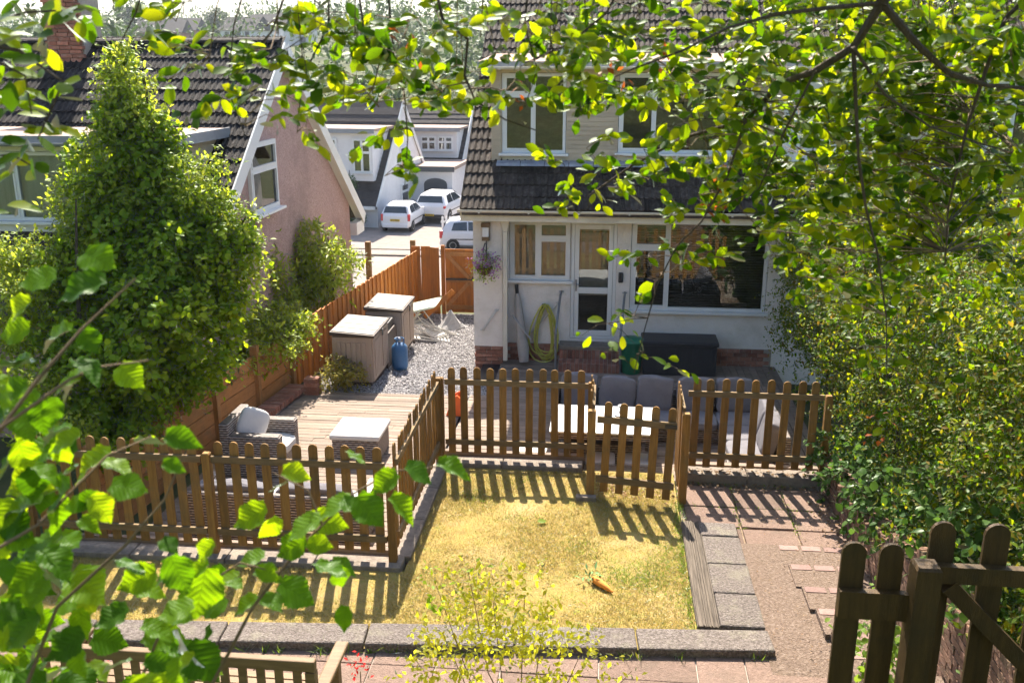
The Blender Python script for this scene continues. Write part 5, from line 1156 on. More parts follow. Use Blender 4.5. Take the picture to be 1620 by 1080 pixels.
# ================================================================== cars
def car(name, label, M, L, Wd, Ht, paint, suv=False):
    c = link(name, None, None, M); tag(c, label, 'car', 'parked cars'); hw = Wd/2; k = Ht/1.5; s = L/3.58
    S = [(0.0, .42, .80, .86), (.04, .28, .88, .95), (.12, .24, .93, 1.05), (.30, .22, .95, 1.36), (.48, .21, .95, 1.46), (.9, .2, .94, 1.5), (1.6, .2, .93, 1.5), (2.05, .2, .92, 1.42), (2.45, .2, .92, 1.18), (2.78, .2, .92, .99), (3.1, .21, .86, .92), (3.4, .24, .72, .78), (3.54, .32, .58, .62), (3.58, .42, .5, .54)]
    mb = MB(); NP = 15
    def sec(st):
        x, zb, bl, tp = st; x *= s; zb, bl, tp = zb*k, bl*k, tp*k
        nar = 0.90 if x < .08*s or x > 3.5*s else 1.0
        h = tp - bl
        p = [(0, zb), (hw*.8*nar, zb), (hw*.97*nar, zb+.10), (hw*nar, (zb+bl)/2), (hw*.985*nar, bl-.06), (hw*.95*nar, bl), (hw*(.95-.22*min(1, h/.5))*nar, bl+h*.86), (hw*(.55 if h > .2 else .7)*nar, tp)]
        return [(x, -a, b) for a, b in p[::-1]][:-1] + [(x, a, b) for a, b in p]
    rows_ = [sec(st) for st in S]; m = len(rows_[0])
    for r in rows_: mb.v += r
    for i in range(len(rows_)-1):
        for j in range(m-1): mb.f.append((i*m+j, i*m+j+1, (i+1)*m+j+1, (i+1)*m+j))
        mb.f.append((i*m+m-1, i*m, (i+1)*m, (i+1)*m+m-1))
    mb.f.append(tuple(range(m))); mb.f.append(tuple(range((len(rows_)-1)*m, len(rows_)*m))[::-1])
    body = mb.build('body', paint, c, M, smooth=True)
    def yat(z, bl=.94*k, tp=1.48*k): return hw * (.95 - .22*min(1, max(0, (z-bl)/(tp-bl))/.86)) + .012
    for sd in (-1, 1):
        for xs_ in ([(.55, .98), (.66, 1.33), (1.28, 1.38), (1.30, .98)], [(1.36, .98), (1.34, 1.38), (1.95, 1.34), (2.45, 1.02), (2.45, .98)]):
            pts = [(x*s, sd*yat(z*k), z*k) for x, z in xs_]
            MB().add(pts, [tuple(range(len(pts)))]).build('side_window', M_CARGLASS, c, M)
        MB().box(2.35*s, 2.45*s, sd*hw-.001 if sd > 0 else -hw-.16, hw+.16 if sd > 0 else -hw+.001, .93*k, 1.05*k).build('mirror', paint, c, M, bevel=0.02)
        bx(.5*s, 2.7*s, sd*hw-.008, sd*hw+.012, .55*k, .60*k).build('side_strip', M_BLACK, c, M)
        bx(-.02, .16*s, sd*hw*.90-.075, sd*hw*.90+.045, (.62 if not suv else .78)*k, (.98 if not suv else .90)*k).build('tail_light', M_REDLENS, c, M, bevel=0.015)
    MB().add([(.105*s, -hw*.80, .98*k), (.105*s, hw*.80, .98*k), (.27*s, hw*.68, 1.34*k), (.27*s, -hw*.68, 1.34*k)], [(0,1,2,3)]).build('rear_window', M_CARGLASS, c, M @ Matrix.Translation((-.02, 0, .012)))
    MB().add([(2.74*s, -hw*.82, 1.0*k), (2.74*s, hw*.82, 1.0*k), (2.12*s, hw*.68, 1.38*k), (2.12*s, -hw*.68, 1.38*k)], [(0,1,2,3)]).build('windscreen', M_CARGLASS, c, M @ Matrix.Translation((.03, 0, .02)))
    bx(-.035, .1, -hw*.88, hw*.88, .26*k, .48*k).build('bumper', paint if not suv else M_BLACK, c, M, bevel=0.04)
    plate = bx(-.045, .0, -.26, .26, .66*k-.055 if not suv else .4*k, .66*k+.055 if not suv else .4*k+.11).build('number_plate', M_YELLOWPLATE, c, M)
    for q in range(6): bx(-.048, -.0455, -.2+q*.07, -.16+q*.07, (.66*k-.03 if not suv else .4*k+.025), (.66*k+.03 if not suv else .4*k+.085)).build('plate_mark', M_BLACK, plate, M)
    r = .28*k if not suv else .36
    for x in (.62*s, 2.85*s):
        for sd in (-1, 1):
            Mw = M @ Matrix.Translation((x, sd*(hw-.07), r)) @ Matrix.Rotation(R(90), 4, 'X')
            wh = MB().lathe([(r*.62, -.09), (r*.95, -.09), (r, -.06), (r, .06), (r*.95, .09), (r*.62, .09)], (0, 0, 0), 22).build('wheel', M_TYRE, c, Mw)
            MB().lathe([(r*.6, -.095), (r*.64, -.08), (r*.64, .08), (r*.6, .095), (r*.15, .07)], (0, 0, 0), 18).build('rim', M_ALLOY, wh, Mw)
            MB().lathe([(r*1.14, -.06), (r*1.14, .075)], (0, 0, 0), 22).build('wheel_arch', M_BLACK, c, Mw)
    return c
def carM(x, y, ang): return Matrix.Translation((x, y, -3.405)) @ Matrix.Rotation(R(ang), 4, 'Z')
car('parked_car', 'small white hatchback with yellow plate parked nearest the gable', carM(-11.05, 48.9, 86), 3.55, 1.62, 1.5, M_CARPAINT)
car('parked_car', 'large white crossover parked beyond the small hatchback', carM(-9.75, 51.9, 82), 4.4, 1.88, 1.68, M_CARPAINT, True)
car('parked_car', 'silver white hatchback seen side-on at the house corner', carM(-7.85, 44.9, 2), 3.6, 1.66, 1.5, M_SILVER)
# small street things
wf = thing('white_fence', 'white picket fence between the parked cars across the street', 'fence', (-7.6, 47.4, -3.4))
wpk = picket_mesh(1.15, 0.11, 0.03, M_UPVC, 'white_picket')
for k in range(9): link('picket', wpk, wf, Matrix.Translation((-8.25 + k*.19, 47.4, -3.4)))
for z in (-3.1, -2.6): bx(-8.35, -6.6, 47.43, 47.47, z, z+.1).build('rail', M_UPVC, wf)
pt = thing('plant_pot', 'white trough of green plants beside the white house door', 'plant pot', (-13.4, 49.5, -3.4))
bx(-13.9, -13.0, 49.4, 49.8, -3.4, -3.0).build('trough', M_WHITEWALL, pt); foliage('plants', T_SIMPLE, sprigs((-13.45, 49.6, -2.85), (.5, .2, .3), 120, 5, 0.14, 0.1), L_IVY, pt)
tp = thing('topiary_ball', 'round green topiary ball hanging by the white house door', 'topiary', (-13.6, 49.6, -1.5))
foliage('leaves', T_SIMPLE, sprigs((-13.6, 49.6, -0.9), .32, 300, 4, 0.09, 0.06), L_IVY, tp); MB().tube([(-13.6, 49.6, -0.6), (-13.6, 49.7, -0.25)], 0.02, 5).build('chain', M_BLACK, tp)
for i, (x, y, z, lab) in enumerate(((-6.55, 25.5, 0.55, 'dark wooden post beyond the boundary fence, nearer one'), (-5.7, 27.5, 0.25, 'dark wooden post beyond the boundary fence, farther one'))):
    tag(post(None, None, x, y, -1.9, z + 1.9 - 0.1, 0.14, M_POST), lab, 'post')
# ================================================================== plants
def blob(px, py, Y, rx, rz, ns, nl, size, ry=None, **k):
    c = at(px, py, Y=Y); s = Y / 1560.0
    r = np.array((rx*s, (ry or rx)*s, rz*s)); c = np.array(c)
    if ns < 200: return sprigs(c, r, ns, nl, size, **k)
    out = [sprigs(c, r*.55, ns//6, nl, size, **k)]; m = 20       # the mass, then lobes standing out of it
    for o in rvec(m): out.append(sprigs(c + o*r*random.uniform(.6, .98), r*random.uniform(.17, .34), ns*5//6//m, nl, size*random.uniform(.85, 1.15), **k))
    return merge(out)
def stems(par, segs, m=None, name='branch', n=7):
    for pts, r0, r1 in segs:
        MB().tube(pts, list(np.linspace(r0, r1, len(pts))), n).build(name, m or M_BARK, par, smooth=True)
# big climbing shrub behind the plank fence
sh = thing('tall_shrub', 'tall cone shaped green shrub in front of the pink gable', 'shrub', (-6.1, 12.9, -0.6))
B_ = []
for px, py, Y, rx, rz, ns in ((190,122,13.2,13,34,110),(198,190,13.1,32,44,240),(232,262,12.9,52,54,330),(300,330,12.9,54,44,300),(240,222,13.0,30,36,150),(175,320,12.6,62,62,340),(350,385,12.8,50,56,330),(262,385,12.4,80,60,420),(150,430,12.0,80,76,440),(345,470,12.7,46,60,300),(255,480,11.9,90,66,460),(200,560,11.4,90,60,420),(320,545,12.3,40,40,180),(120,560,11.2,60,60,260),(130,260,12.8,18,30,60)):
    B_.append(blob(px, py, Y, rx, rz, ns, 9, 0.088, spread=0.12, up=0.3, droop=0.6, fill=.12))
foliage('crown', T_BROAD, merge(B_), L_SHRUB, sh)
B_ = [blob(px, py, Y, rx, rz, int(ns*2.2), 8, 0.085, spread=0.13, up=0.6, droop=0.4, fill=.1) for px, py, Y, rx, rz, ns in ((165,255,12.7,22,44,60),(130,330,12.5,34,40,80),(185,320,12.5,30,40,70),(150,400,12.3,50,44,90),(215,170,12.8,24,40,60),(192,108,12.9,14,26,36),(290,285,12.8,40,24,70),(350,350,12.9,36,30,70),(250,470,12.3,60,24,70),(160,520,12.2,50,40,80),(300,430,12.5,40,20,50),(380,430,13,24,40,60),(335,262,13,10,14,12))]
foliage('young_shoots', T_SIMPLE, merge(B_), L_LIGHT, sh)
stems(sh, [([(-6.1, 12.9, -0.7), (-6.05, 12.9, 1.5), (-6.2, 13.0, 3.2), (-6.4, 13.0, 5.0)], .09, .02), ([(-6.05, 12.9, 1.2), (-5.5, 13.0, 2.4), (-5.1, 13.0, 3.1)], .05, .012), ([(-6.05, 12.9, 1.0), (-6.6, 12.8, 2.4), (-6.8, 12.8, 3.2)], .05, .012)], name='trunk')
iv = thing('ivy_bush', 'dark green ivy spilling over the plank fence at left', 'bush', (-6, 11.3, -0.4))
B_ = [blob(px, py, Y, rx, rz, ns, 8, 0.075, spread=0.09, up=0.1, droop=0.8) for px, py, Y, rx, rz, ns in ((170,630,11.2,60,46,360),(225,640,11.3,44,40,230),(285,600,12.0,40,32,200),(250,585,11.8,50,34,220),(110,660,10.8,56,50,330),(170,690,10.6,60,24,220))]
foliage('crown', T_BROAD, merge(B_), L_SHRUB, iv)
stems(iv, [([(-6.2, 11.2, -0.6), (-6.1, 11.3, 0.3), (-5.9, 11.5, 1.0)], .05, .015)])
lb = thing('flowering_bush', 'pale leafy bush at the left edge under the neighbour window', 'bush', (-6.9, 11.0, -0.5))
B_ = [blob(px, py, Y, rx, rz, ns, 8, 0.07, spread=0.10, up=0.5) for px, py, Y, rx, rz, ns in ((20,410,11.8,40,36,260),(70,450,11.8,60,56,420),(20,520,11.3,60,80,420),(40,640,10.4,60,60,380),(90,690,10,50,40,260),(120,390,12,22,40,120))]
foliage('crown', T_SIMPLE, merge(B_), L_LIGHT, lb)
stems(lb, [([(-6.9, 11.0, -0.6), (-6.8, 11.2, 1.0), (-6.9, 11.6, 2.6), (-6.9, 11.8, 3.5)], .05, .01)])
ash = thing('young_tree', 'young feathery tree beside the pink gable wall behind the fence', 'tree', (-5.6, 18.6, -0.8))
B_ = [blob(px, py, Y, rx, rz, int(ns*1.5), 9, 0.15, spread=0.15, up=0.35, droop=0.7) for px, py, Y, rx, rz, ns in ((495,385,18.6,30,26,90),(520,415,18.6,36,26,110),(470,420,18.5,32,30,110),(500,450,18.5,46,30,160),(455,455,18.2,40,30,130),(420,430,17.2,24,50,130),(405,470,16.8,30,40,140),(440,490,17,40,26,150))]
foliage('crown', T_THIN, merge(B_), L_LIGHT, ash)
stems(ash, [([(-5.55, 18.6, -0.9), (-5.55, 18.6, 0.6), (-5.6, 18.6, 1.8)], .035, .01), ([(-5.55, 18.6, 0.6), (-5.8, 18.4, 1.1)], .02, .008), ([(-5.55, 18.6, 0.9), (-5.3, 18.6, 1.4)], .02, .008)], name='trunk')
ac_ = thing('acer_shrub', 'light green shrub spreading over the fence top by the middle post', 'shrub', (-5.7, 15.4, -0.4))
B_ = [blob(px, py, Y, rx, rz, int(ns*1.3), 8, 0.085, spread=0.09, up=0.2, droop=0.5) for px, py, Y, rx, rz, ns in ((440,505,15.8,48,22,260),(470,520,15.8,34,22,180),(405,520,15,34,24,180),(430,545,15.0,40,16,140),(385,560,14.4,26,26,120))]
foliage('crown', T_SIMPLE, merge(B_), L_LIGHT, ac_)
stems(ac_, [([(-5.8, 15.3, -0.5), (-5.75, 15.4, 0.4), (-5.5, 15.6, 0.95)], .03, .01)])
ya = thing('small_acer', 'small yellow leaved shrub at the deck end beside storage box', 'shrub', (-4.75, 15.6, DZ))
B_ = [blob(px, py, 15.6, rx, rz, ns, 8, 0.075, spread=0.07, up=0.1, droop=0.6) for px, py, rx, rz, ns in ((545,585,26,9,60),(525,592,24,10,50),(560,596,14,8,26),(535,574,16,8,30),(520,602,22,8,30))]
foliage('crown', T_SIMPLE, merge(B_), L_ACER, ya)
stems(ya, [([(-4.75, 15.65, DZ-.05), (-4.72, 15.6, DZ+.2), (-4.6, 15.6, DZ+.4)], .014, .004), ([(-4.75, 15.65, DZ), (-4.85, 15.6, DZ+.35)], .012, .004), ([(-4.75, 15.65, DZ+.1), (-4.8, 15.6, 0.5)], .008, .003)])
# hedge on the right
he = thing('tall_hedge', 'tall untrimmed small-leaved hedge above the brick wall on the right', 'hedge', (3.8, 11, -0.2))
B_ = []
def hlobes(c, r, m, ns, size, **k):
    out = [sprigs(c, np.array(r)*.62, ns//3, 9, size, fill=.4, **k)]
    for o in rvec(m):
        if o[0] > 0.35: continue
        out.append(sprigs(np.array(c) + o*np.array(r)*random.uniform(.6, .95), np.array(r)*random.uniform(.2, .4), ns//m + 2, 9, size*random.uniform(.8, 1.3), fill=.25, **k))
    return out
for k, y in enumerate(np.arange(5.2, 17.4, 0.7)):
    j = lambda a: random.uniform(-a, a)
    B_ += hlobes((4.0+j(.12), y, 0.85+j(.15)), (.9, .72, .95), 22, 300, 0.062, spread=0.09, up=.35, droop=.3)
    B_ += hlobes((3.95+j(.18), y+j(.2), 2.0+j(.2)), (.95, .72, .85), 24, 330, 0.062, spread=0.10, up=.45, droop=.3)
    if y < 15.5: B_ += hlobes((4.1+j(.2), y+j(.2), 3.05+j(.2)), (1.0, .75, .8), 22, 300, 0.064, spread=0.12, up=.6)
for k in range(60):                                         # loose shoots
    y = random.uniform(7, 17); B_.append(sprigs((3.1 + random.uniform(-.1, .25), y, random.uniform(0.6, 2.6)), (.12, .14, .22), 18, 8, 0.055, spread=0.09, up=.8))
foliage('crown', T_SIMPLE, merge(B_), L_HEDGE, he)
for k in range(26):
    y = 5.4 + k*0.46; x = 3.85 + random.uniform(-.2, .2)
    MB().tube([(x, y, 0.1), (x + random.uniform(-.2, .1), y + random.uniform(-.2, .2), 1.2), (x + random.uniform(-.4, .2), y + random.uniform(-.3, .3), 2.6)], [.03, .022, .008], 6).build('trunk', M_BARK, he, smooth=True)
bi = thing('bindweed', 'broad grey-green leaved climber at the foot of the hedge', 'climber', (3.2, 8, 0.7))
B_ = [sprigs((x, y, z), r, ns, 6, 0.10, spread=0.10, up=.2, droop=.6) for x, y, z, r, ns in ((3.1, 11.6, 0.35, (.3, .35, .35), 90), (3.05, 9.6, 0.75, (.2, .5, .25), 70), (3.25, 8.3, 1.15, (.28, .5, .4), 90), (3.3, 7.4, 1.35, (.3, .5, .4), 70), (3.05, 10.6, 0.55, (.2, .45, .3), 70))]
foliage('leaves', T_BROAD, merge(B_), L_IVY, bi)
fo = thing('fern_clump', 'bright green clump of leaves behind the foreground gate pickets', 'plant', (1.55, 5.3, 0.6))
foliage('leaves', T_BROAD, merge([sprigs(tuple(at(1385, 1010, Y=5.2)), (.09, .2, .22), 40, 5, 0.06, 0.06), sprigs(tuple(at(1400, 1060, Y=5.2)), (.1, .2, .16), 40, 5, 0.06, 0.06)]), L_GRASSG, fo)
# yellow shrub at the bottom
ys_ = thing('golden_shrub', 'small golden leaved shrub in the bottom centre before the lawn', 'shrub', (-0.5, 5.3, 0.6))
B_ = [blob(px, py, 5.3, rx, rz, int(ns*1.35), 6, 0.05, spread=0.06, fill=.7, up=.8) for px, py, rx, rz, ns in ((760,960,50,40,24),(800,990,80,50,44),(720,1010,70,50,40),(860,1020,90,50,44),(760,1060,120,40,60),(900,1060,90,30,36),(740,920,24,30,9),(830,930,40,30,12),(680,1060,50,40,22))]
foliage('crown', T_SIMPLE, merge(B_), L_YELLOW, ys_)
seg = []
for px, py in ((690,925),(740,900),(780,950),(830,940),(860,990),(920,1030),(700,1000),(655,1040),(1000,1060)):
    p = at(px, py, Y=5.3); seg.append(([(-0.45 + random.uniform(-.1, .1), 5.35, 0.6), (p.x*.6-.2, 5.32, (p.z+.6)/2), tuple(p)], .006, .002))
stems(ys_, seg, M_TWIG, n=5)
foliage('stem_leaves', T_SIMPLE, merge([sprigs(tuple(at(px, py, Y=5.3)), .04, 4, 3, 0.05, 0.03) for px, py in ((690,925),(688,945),(697,965),(745,905),(670,905))]), L_SHRUB, ys_)
for i, (px, py, lab) in enumerate(((570, 1062, 'red salvia flower spike right of the bench'), (148, 1060, 'red salvia flower seen through the bench slats'))):
    sv = thing('salvia', lab, 'flower', tuple(at(px, py + 60, Y=5.6)), group='red salvias'); p = at(px, py, Y=5.6)
    foliage('petals', T_SIMPLE, sprigs(tuple(p), (.05, .05, .065), 18, 3, 0.035, 0.03), L_RED, sv); MB().tube([tuple(p), (p.x, p.y, 0.0)], 0.004, 5).build('stem', M_TWIG, sv)
# weeds along the coping and path joints
def tuft(label, pts, h, m, wd=0.006, nb=10, name='weed_tuft'):
    xs_ = np.concatenate([np.array([p[0]]*nb) + rng.normal(size=nb)*.025 for p in pts]); ys2 = np.concatenate([np.array([p[1]]*nb) + rng.normal(size=nb)*.02 for p in pts]); zs2 = np.concatenate([np.array([p[2]]*nb) for p in pts])
    o = blades(name, xs_, ys2, zs2, h, wd, m); o['label'] = label
tuft('bright grass weeds growing along the foot of the coping stones', [(x, cop_y(x) - .37, -0.15) for x in (-3.3, -3.1, -2.95, -2.6, -2.5, -2.35, -2.1, -1.9, -1.7, -1.5, -1.2, -0.9, 0.3, 0.45, 0.8, 1.5)], 0.09, L_GRASSG)
tuft('green weeds in the joints of the paving slabs', [(1.72 + rng.uniform(-.02, .02), y, -0.16) for y in np.arange(10.5, 11.7, .09)] + [(2.365, y, -0.16) for y in np.arange(10.4, 11.7, .08)] + [(x, 11.055, -0.16) for x in np.arange(1.1, 2.9, .15)] + [(1.04, y, -.13) for y in np.arange(10.3, 11.7, .07)] + [(x, 11.72, -0.14) for x in np.arange(1.1, 2.9, .12)], 0.035, L_GRASSG, 0.006, 7)
tuft('ragged grass edge beside the weathered sleeper', [(0.97, y, LZ) for y in np.arange(8.2, 11.0, .05)], 0.06, L_GRASSG, 0.005, 8)
n = 900
xl_ = np.concatenate([rng.uniform(1.08, 2.95, n//2), 2.94 - np.abs(rng.normal(size=n//4))*.16, rng.uniform(0, 1.0, n - n//2 - n//4)]); yl_ = np.concatenate([rng.normal(11.72, .10, n//2), rng.uniform(9.7, 11.6, n//4), rng.normal(11.35, .18, n - n//2 - n//4)])
zl_ = np.where(yl_ > 11.73, np.where(xl_ > 1.05, 0.0, LZ+.01), np.where(xl_ > 1.05, -0.14, LZ+.01))
V, Fc = leaves_np(T_SIMPLE, np.stack([xl_, yl_, zl_ + rng.uniform(.002, .02, n)], 1), unit(rng.normal(size=(n, 3))*np.array([1, 1, .25])), unit(np.array([0, 0, 1]) + rng.normal(size=(n, 3))*.4), rng.uniform(.025, .06, n))
n = 420
xd = rng.uniform(1.7, 2.9, n); yd = rng.uniform(7.7, 10.9, n)
V2, F2 = leaves_np(T_SIMPLE, np.stack([xd, yd, -0.075 + rng.uniform(-.004, .004, n)], 1), unit(rng.normal(size=(n, 3))*np.array([1, 1, .1])), unit(np.array([0, 0, 1]) + rng.normal(size=(n, 3))*.3), rng.uniform(.01, .03, n))
Fc = np.concatenate([Fc, F2 + len(V)]); V = np.concatenate([V, V2])
tag(link('leaf_litter', np_mesh('leaf_litter', V, Fc, L_DRY)), 'dry brown leaf litter along the kerb and brick wall', kind='stuff')

# ------------------------------------------------------------------ overhanging tree (near, leaves one by one)
TR = thing('overhanging_tree', 'tree with bright backlit leaves hanging across the top of the view', 'tree', (4.4, 1.6, 3.2))
def pline(pts, y0, y1): return [tuple(at(px, py, Y=y0 + (y1-y0)*i/(len(pts)-1))) for i, (px, py) in enumerate(pts)]
stems(TR, [([(4.4, 1.6, 3.0), (4.3, 1.7, 4.6), (4.0, 1.9, 6.0), (3.6, 2.2, 7.2)], .13, .09), ([(4.0, 1.9, 6.0), (2.9, 2.7, 6.8), tuple(at(1420, -70, Y=3.35)), tuple(at(1395, 5, Y=3.4))], .06, .022)], name='trunk', n=10)
BR = [([(1395,5),(1350,75),(1290,112),(1235,132),(1180,190),(1080,218),(1000,262),(930,310)], 3.4, 4.0, .017, .003), ([(1350,75),(1353,140),(1358,250)], 3.42, 3.5, .009, .005), ([(1395,5),(1455,75),(1500,115),(1560,135),(1660,142)], 3.4, 3.7, .014, .006),
      ([(1395,5),(1320,12),(1230,22),(1150,45),(1080,80)], 3.4, 3.2, .009, .004), ([(1680,-60),(1590,30),(1560,110),(1530,200),(1500,330),(1495,420)], 3.6, 3.9, .010, .003), ([(1358,250),(1370,330),(1388,400),(1402,500),(1403,600)], 3.5, 3.7, .006, .002),
      ([(1180,190),(1150,280),(1110,350),(1070,390),(1040,450),(1020,520),(1003,590)], 3.55, 3.7, .005, .002), ([(1290,112),(1240,210),(1200,300),(1130,330)], 3.5, 3.6, .005, .002), ([(1350,75),(1400,150),(1470,200),(1560,230),(1640,250)], 3.4, 3.8, .006, .002),
      ([(680,-60),(700,30),(740,62),(735,120),(752,160),(800,190),(850,207)], 3.0, 3.1, .006, .002), ([(560,-60),(578,60),(600,100),(588,150)], 3.0, 3.1, .004, .002), ([(610,-60),(620,60),(640,150),(645,220),(640,300)], 3.1, 3.2, .004, .0015), ([(470,-60),(430,50),(390,95),(350,120)], 3.0, 3.1, .004, .002), ([(400,-60),(370,40),(360,140),(388,215)], 3.0, 3.1, .003, .0015),
      ([(520,-60),(520,40),(480,120),(470,200)], 3.1, 3.2, .004, .0015), ([(840,-60),(830,40),(850,110),(830,170)], 3.2, 3.3, .004, .0015), ([(1000,-60),(960,20),(900,70),(830,100)], 3.2, 3.3, .005, .002), ([(1080,80),(1000,110),(930,140)], 3.2, 3.3, .004, .002), ([(240,-60),(215,20),(190,70)], 2.6, 2.7, .003, .0015)]
stems(TR, [(pline(p, a, b), r0, r1) for p, a, b, r0, r1 in BR], n=6)
CL = [(180,15,40,20,8,2.7),(290,25,28,38,9,2.9),(330,95,36,55,20,3),(345,160,32,30,11,3),(400,150,38,40,15,3),(390,200,14,20,4,3),(440,60,50,50,22,3),(500,40,60,40,24,3.1),(480,110,55,36,24,3.1),(560,90,55,46,30,3.1),(540,165,40,45,16,3.1),(600,170,45,36,20,3.1),(640,60,60,50,30,3.1),(640,140,45,36,20,3.1),(622,215,36,36,12,3.2),(642,265,28,34,9,3.2),(700,40,50,40,22,3),(722,105,38,46,16,3),(690,150,36,28,11,3),(760,60,40,50,18,3),(748,150,18,28,5,3),(470,210,36,16,6,3.2),(800,145,28,34,8,3.1),(840,60,60,50,22,3.2),(828,165,22,36,9,3.2),(870,90,56,36,18,3.2),(930,40,70,40,28,3.3),(945,120,45,36,16,3.3),(1000,60,70,50,34,3.4),(1000,150,46,36,16,3.4),(1060,120,50,50,26,3.4),(1060,200,40,36,14,3.5),
      (890,285,34,32,14,3.9),(940,250,28,36,9,3.9),(985,305,46,28,18,3.9),(1040,290,46,36,22,3.8),(1080,335,38,28,13,3.7),(1130,305,46,46,22,3.7),(1180,280,50,46,26,3.7),(1022,408,38,28,14,3.7),(1062,430,36,36,14,3.7),(1000,500,22,28,8,3.7),(1010,560,13,18,5,3.7),(962,512,18,12,3,3.7),(930,330,30,20,7,3.9),
      (1140,90,60,60,40,3.6),(1210,60,60,50,36,3.6),(1290,50,60,50,36,3.7),(1370,60,60,60,34,3.8),(1450,40,60,50,36,3.8),(1540,50,60,50,38,3.8),(1600,100,40,80,32,3.8),(1160,170,60,50,36,3.7),(1240,170,50,50,34,3.8),(1310,170,50,60,36,4.0),(1390,170,50,60,40,4.2),(1460,160,60,60,44,4.2),(1540,170,60,60,48,4.2),(1230,250,50,46,34,3.8),(1300,260,50,50,38,4.0),(1370,270,50,50,42,4.2),(1440,260,60,50,46,4.4),(1520,260,60,60,50,4.4),(1590,240,40,60,34,4.4),(1260,330,46,36,24,3.9),(1330,340,50,40,32,4.1),(1410,340,60,50,42,4.3),(1490,340,60,50,46,4.5),(1570,340,60,60,46,4.5),
      (1330,400,55,36,26,4.1),(1290,440,46,28,16,3.9),(1390,420,55,46,30,4.2),(1450,405,56,46,32,4.3),(1545,410,66,46,38,4.5),(1302,478,36,26,11,3.9),(1370,480,46,46,20,4.0),(1420,520,36,46,16,4.0),(1400,580,36,46,14,3.8),(1442,628,36,20,8,3.8),(1350,550,26,30,8,3.8),(1210,370,40,30,14,3.8),(1250,400,30,30,9,3.8)]
CL += [(random.uniform(1230, 1640), random.uniform(-10, 440), 60, 50, random.randint(16, 26), random.uniform(4.4, 6.2)) for q in range(95)]
CL += [(random.uniform(1070, 1640), random.uniform(-10, 300), 60, 44, random.randint(18, 28), random.uniform(3.5, 4.8)) for q in range(64)] + [(random.uniform(860, 1080), random.uniform(-10, 200), 50, 36, random.randint(8, 14), random.uniform(3.2, 3.8)) for q in range(12)]
BPTS = []
for p_, ya_, yb_, r0_, r1_ in BR:
    q_ = [Vector(v) for v in pline(p_, ya_, yb_)]
    for i in range(len(q_)-1): BPTS += [q_[i].lerp(q_[i+1], t/4) for t in range(4)]
LV = [] # pos, dir, nrm, size, weight
for px, py, rx, ry, n_, Y in CL:
    c = at(px, py, Y=Y); s = Y / 1560.0
    top = at(px + random.uniform(-60, 60), min(py - ry, 0) - random.uniform(60, 140), Y=Y - .1)
    if py > 110: top = min(BPTS, key=lambda b: (b - c).length + max(0, c.z - b.z)*2)        # grows from the nearest limb
    k = max(2, n_ // 6); tw = []
    for q in range(k):                                     # fine twigs inside the cluster, leaves alternate along them
        a_ = at(px + random.gauss(0, .45)*rx, py + random.gauss(0, .5)*ry - 8, Y=Y + random.uniform(-.2, .25)); an_ = random.uniform(0, 6.28); ln_ = random.uniform(.10, .24)
        e = a_ + Vector((ln_*math.cos(an_), ln_*math.sin(an_)*.8, random.uniform(-.09, .05))); mid = a_.lerp(e, .5) + Vector((0, 0, random.uniform(.005, .025)))
        tw.append([tuple(a_), tuple(mid), tuple(e)])
        nl = max(4, int(n_ / k * 1.9) + 2)
        for j in range(nl):
            t = (j + 1) / nl; p = (a_.lerp(mid, t*2) if t < .5 else mid.lerp(e, t*2-1)) + Vector((random.gauss(0, .012), random.gauss(0, .012), random.gauss(0, .012)))
            d_ = (e - a_).normalized()*.6 + Vector((random.uniform(-1, 1), random.uniform(-1, 1), random.uniform(-.7, .5)))
            nr_ = Vector((random.gauss(0, .6), random.gauss(-.75, .6), .8))
            LV.append((p, d_, nr_, random.choice((random.uniform(.05, .08), random.uniform(.035, .062))), Y))
    mbt = MB(); mbt.tube([tuple(c), tuple(c.lerp(top, .5) + Vector((random.uniform(-.03, .03), 0, (c - top).length*.06))), tuple(top)], [.0015, .002, .003], 5)
    for t_w in tw:
        j_ = c.lerp(top, random.uniform(0, .3)); mbt.tube([tuple(j_), t_w[0]], [.0018, .0016], 4, False); mbt.tube(t_w, [.0016, .0014, .001], 4)
    mbt.build('twig', M_TWIG if random.random() < .5 else M_BARK, TR)
LV.sort(key=lambda l: l[4] / l[3])
TL = [np_mesh('tree_leaf', leaf_template(4, w_, tp, fo_, cu)[0], T_OBOV[1], L_TREEO) for w_, tp, fo_, cu in ((.52, .62, .22, .12), (.48, .6, .35, .2), (.56, .64, .1, .05), (.5, .58, .25, -.1))]
def leafM(p, d, nr_, s):
    x = d.normalized(); y = nr_.cross(x).normalized(); z = x.cross(y)
    return Matrix(((x.x*s, y.x*s, z.x*s, p.x), (x.y*s, y.y*s, z.y*s, p.y), (x.z*s, y.z*s, z.z*s, p.z), (0, 0, 0, 1)))
for i, (p, d_, nr_, s, Y) in enumerate(LV[:300]): link('leaf', TL[i % 4], TR, leafM(p, d_, nr_, s))
rest = LV[300:]
foliage('leaves', T_OBOV, (np.array([l[0][:] for l in rest]), np.array([l[1][:] for l in rest]), np.array([l[2][:] for l in rest]), np.array([l[3] for l in rest])), L_TREE, TR)
for i, (px, py, Y) in enumerate(((1137,285,3.6),(1133,318,3.6),(1612,330,3.9),(640,62,3.0),(825,150,3.1),(1050,70,3.3),(1388,688,3.8),(1390,660,3.8),(970,115,3.3))):
    foliage('withered_leaves', T_SIMPLE, sprigs(tuple(at(px, py, Y=Y)), (.012, .012, .03), 5, 2, .035, .015, droop=1), L_RUST, TR)
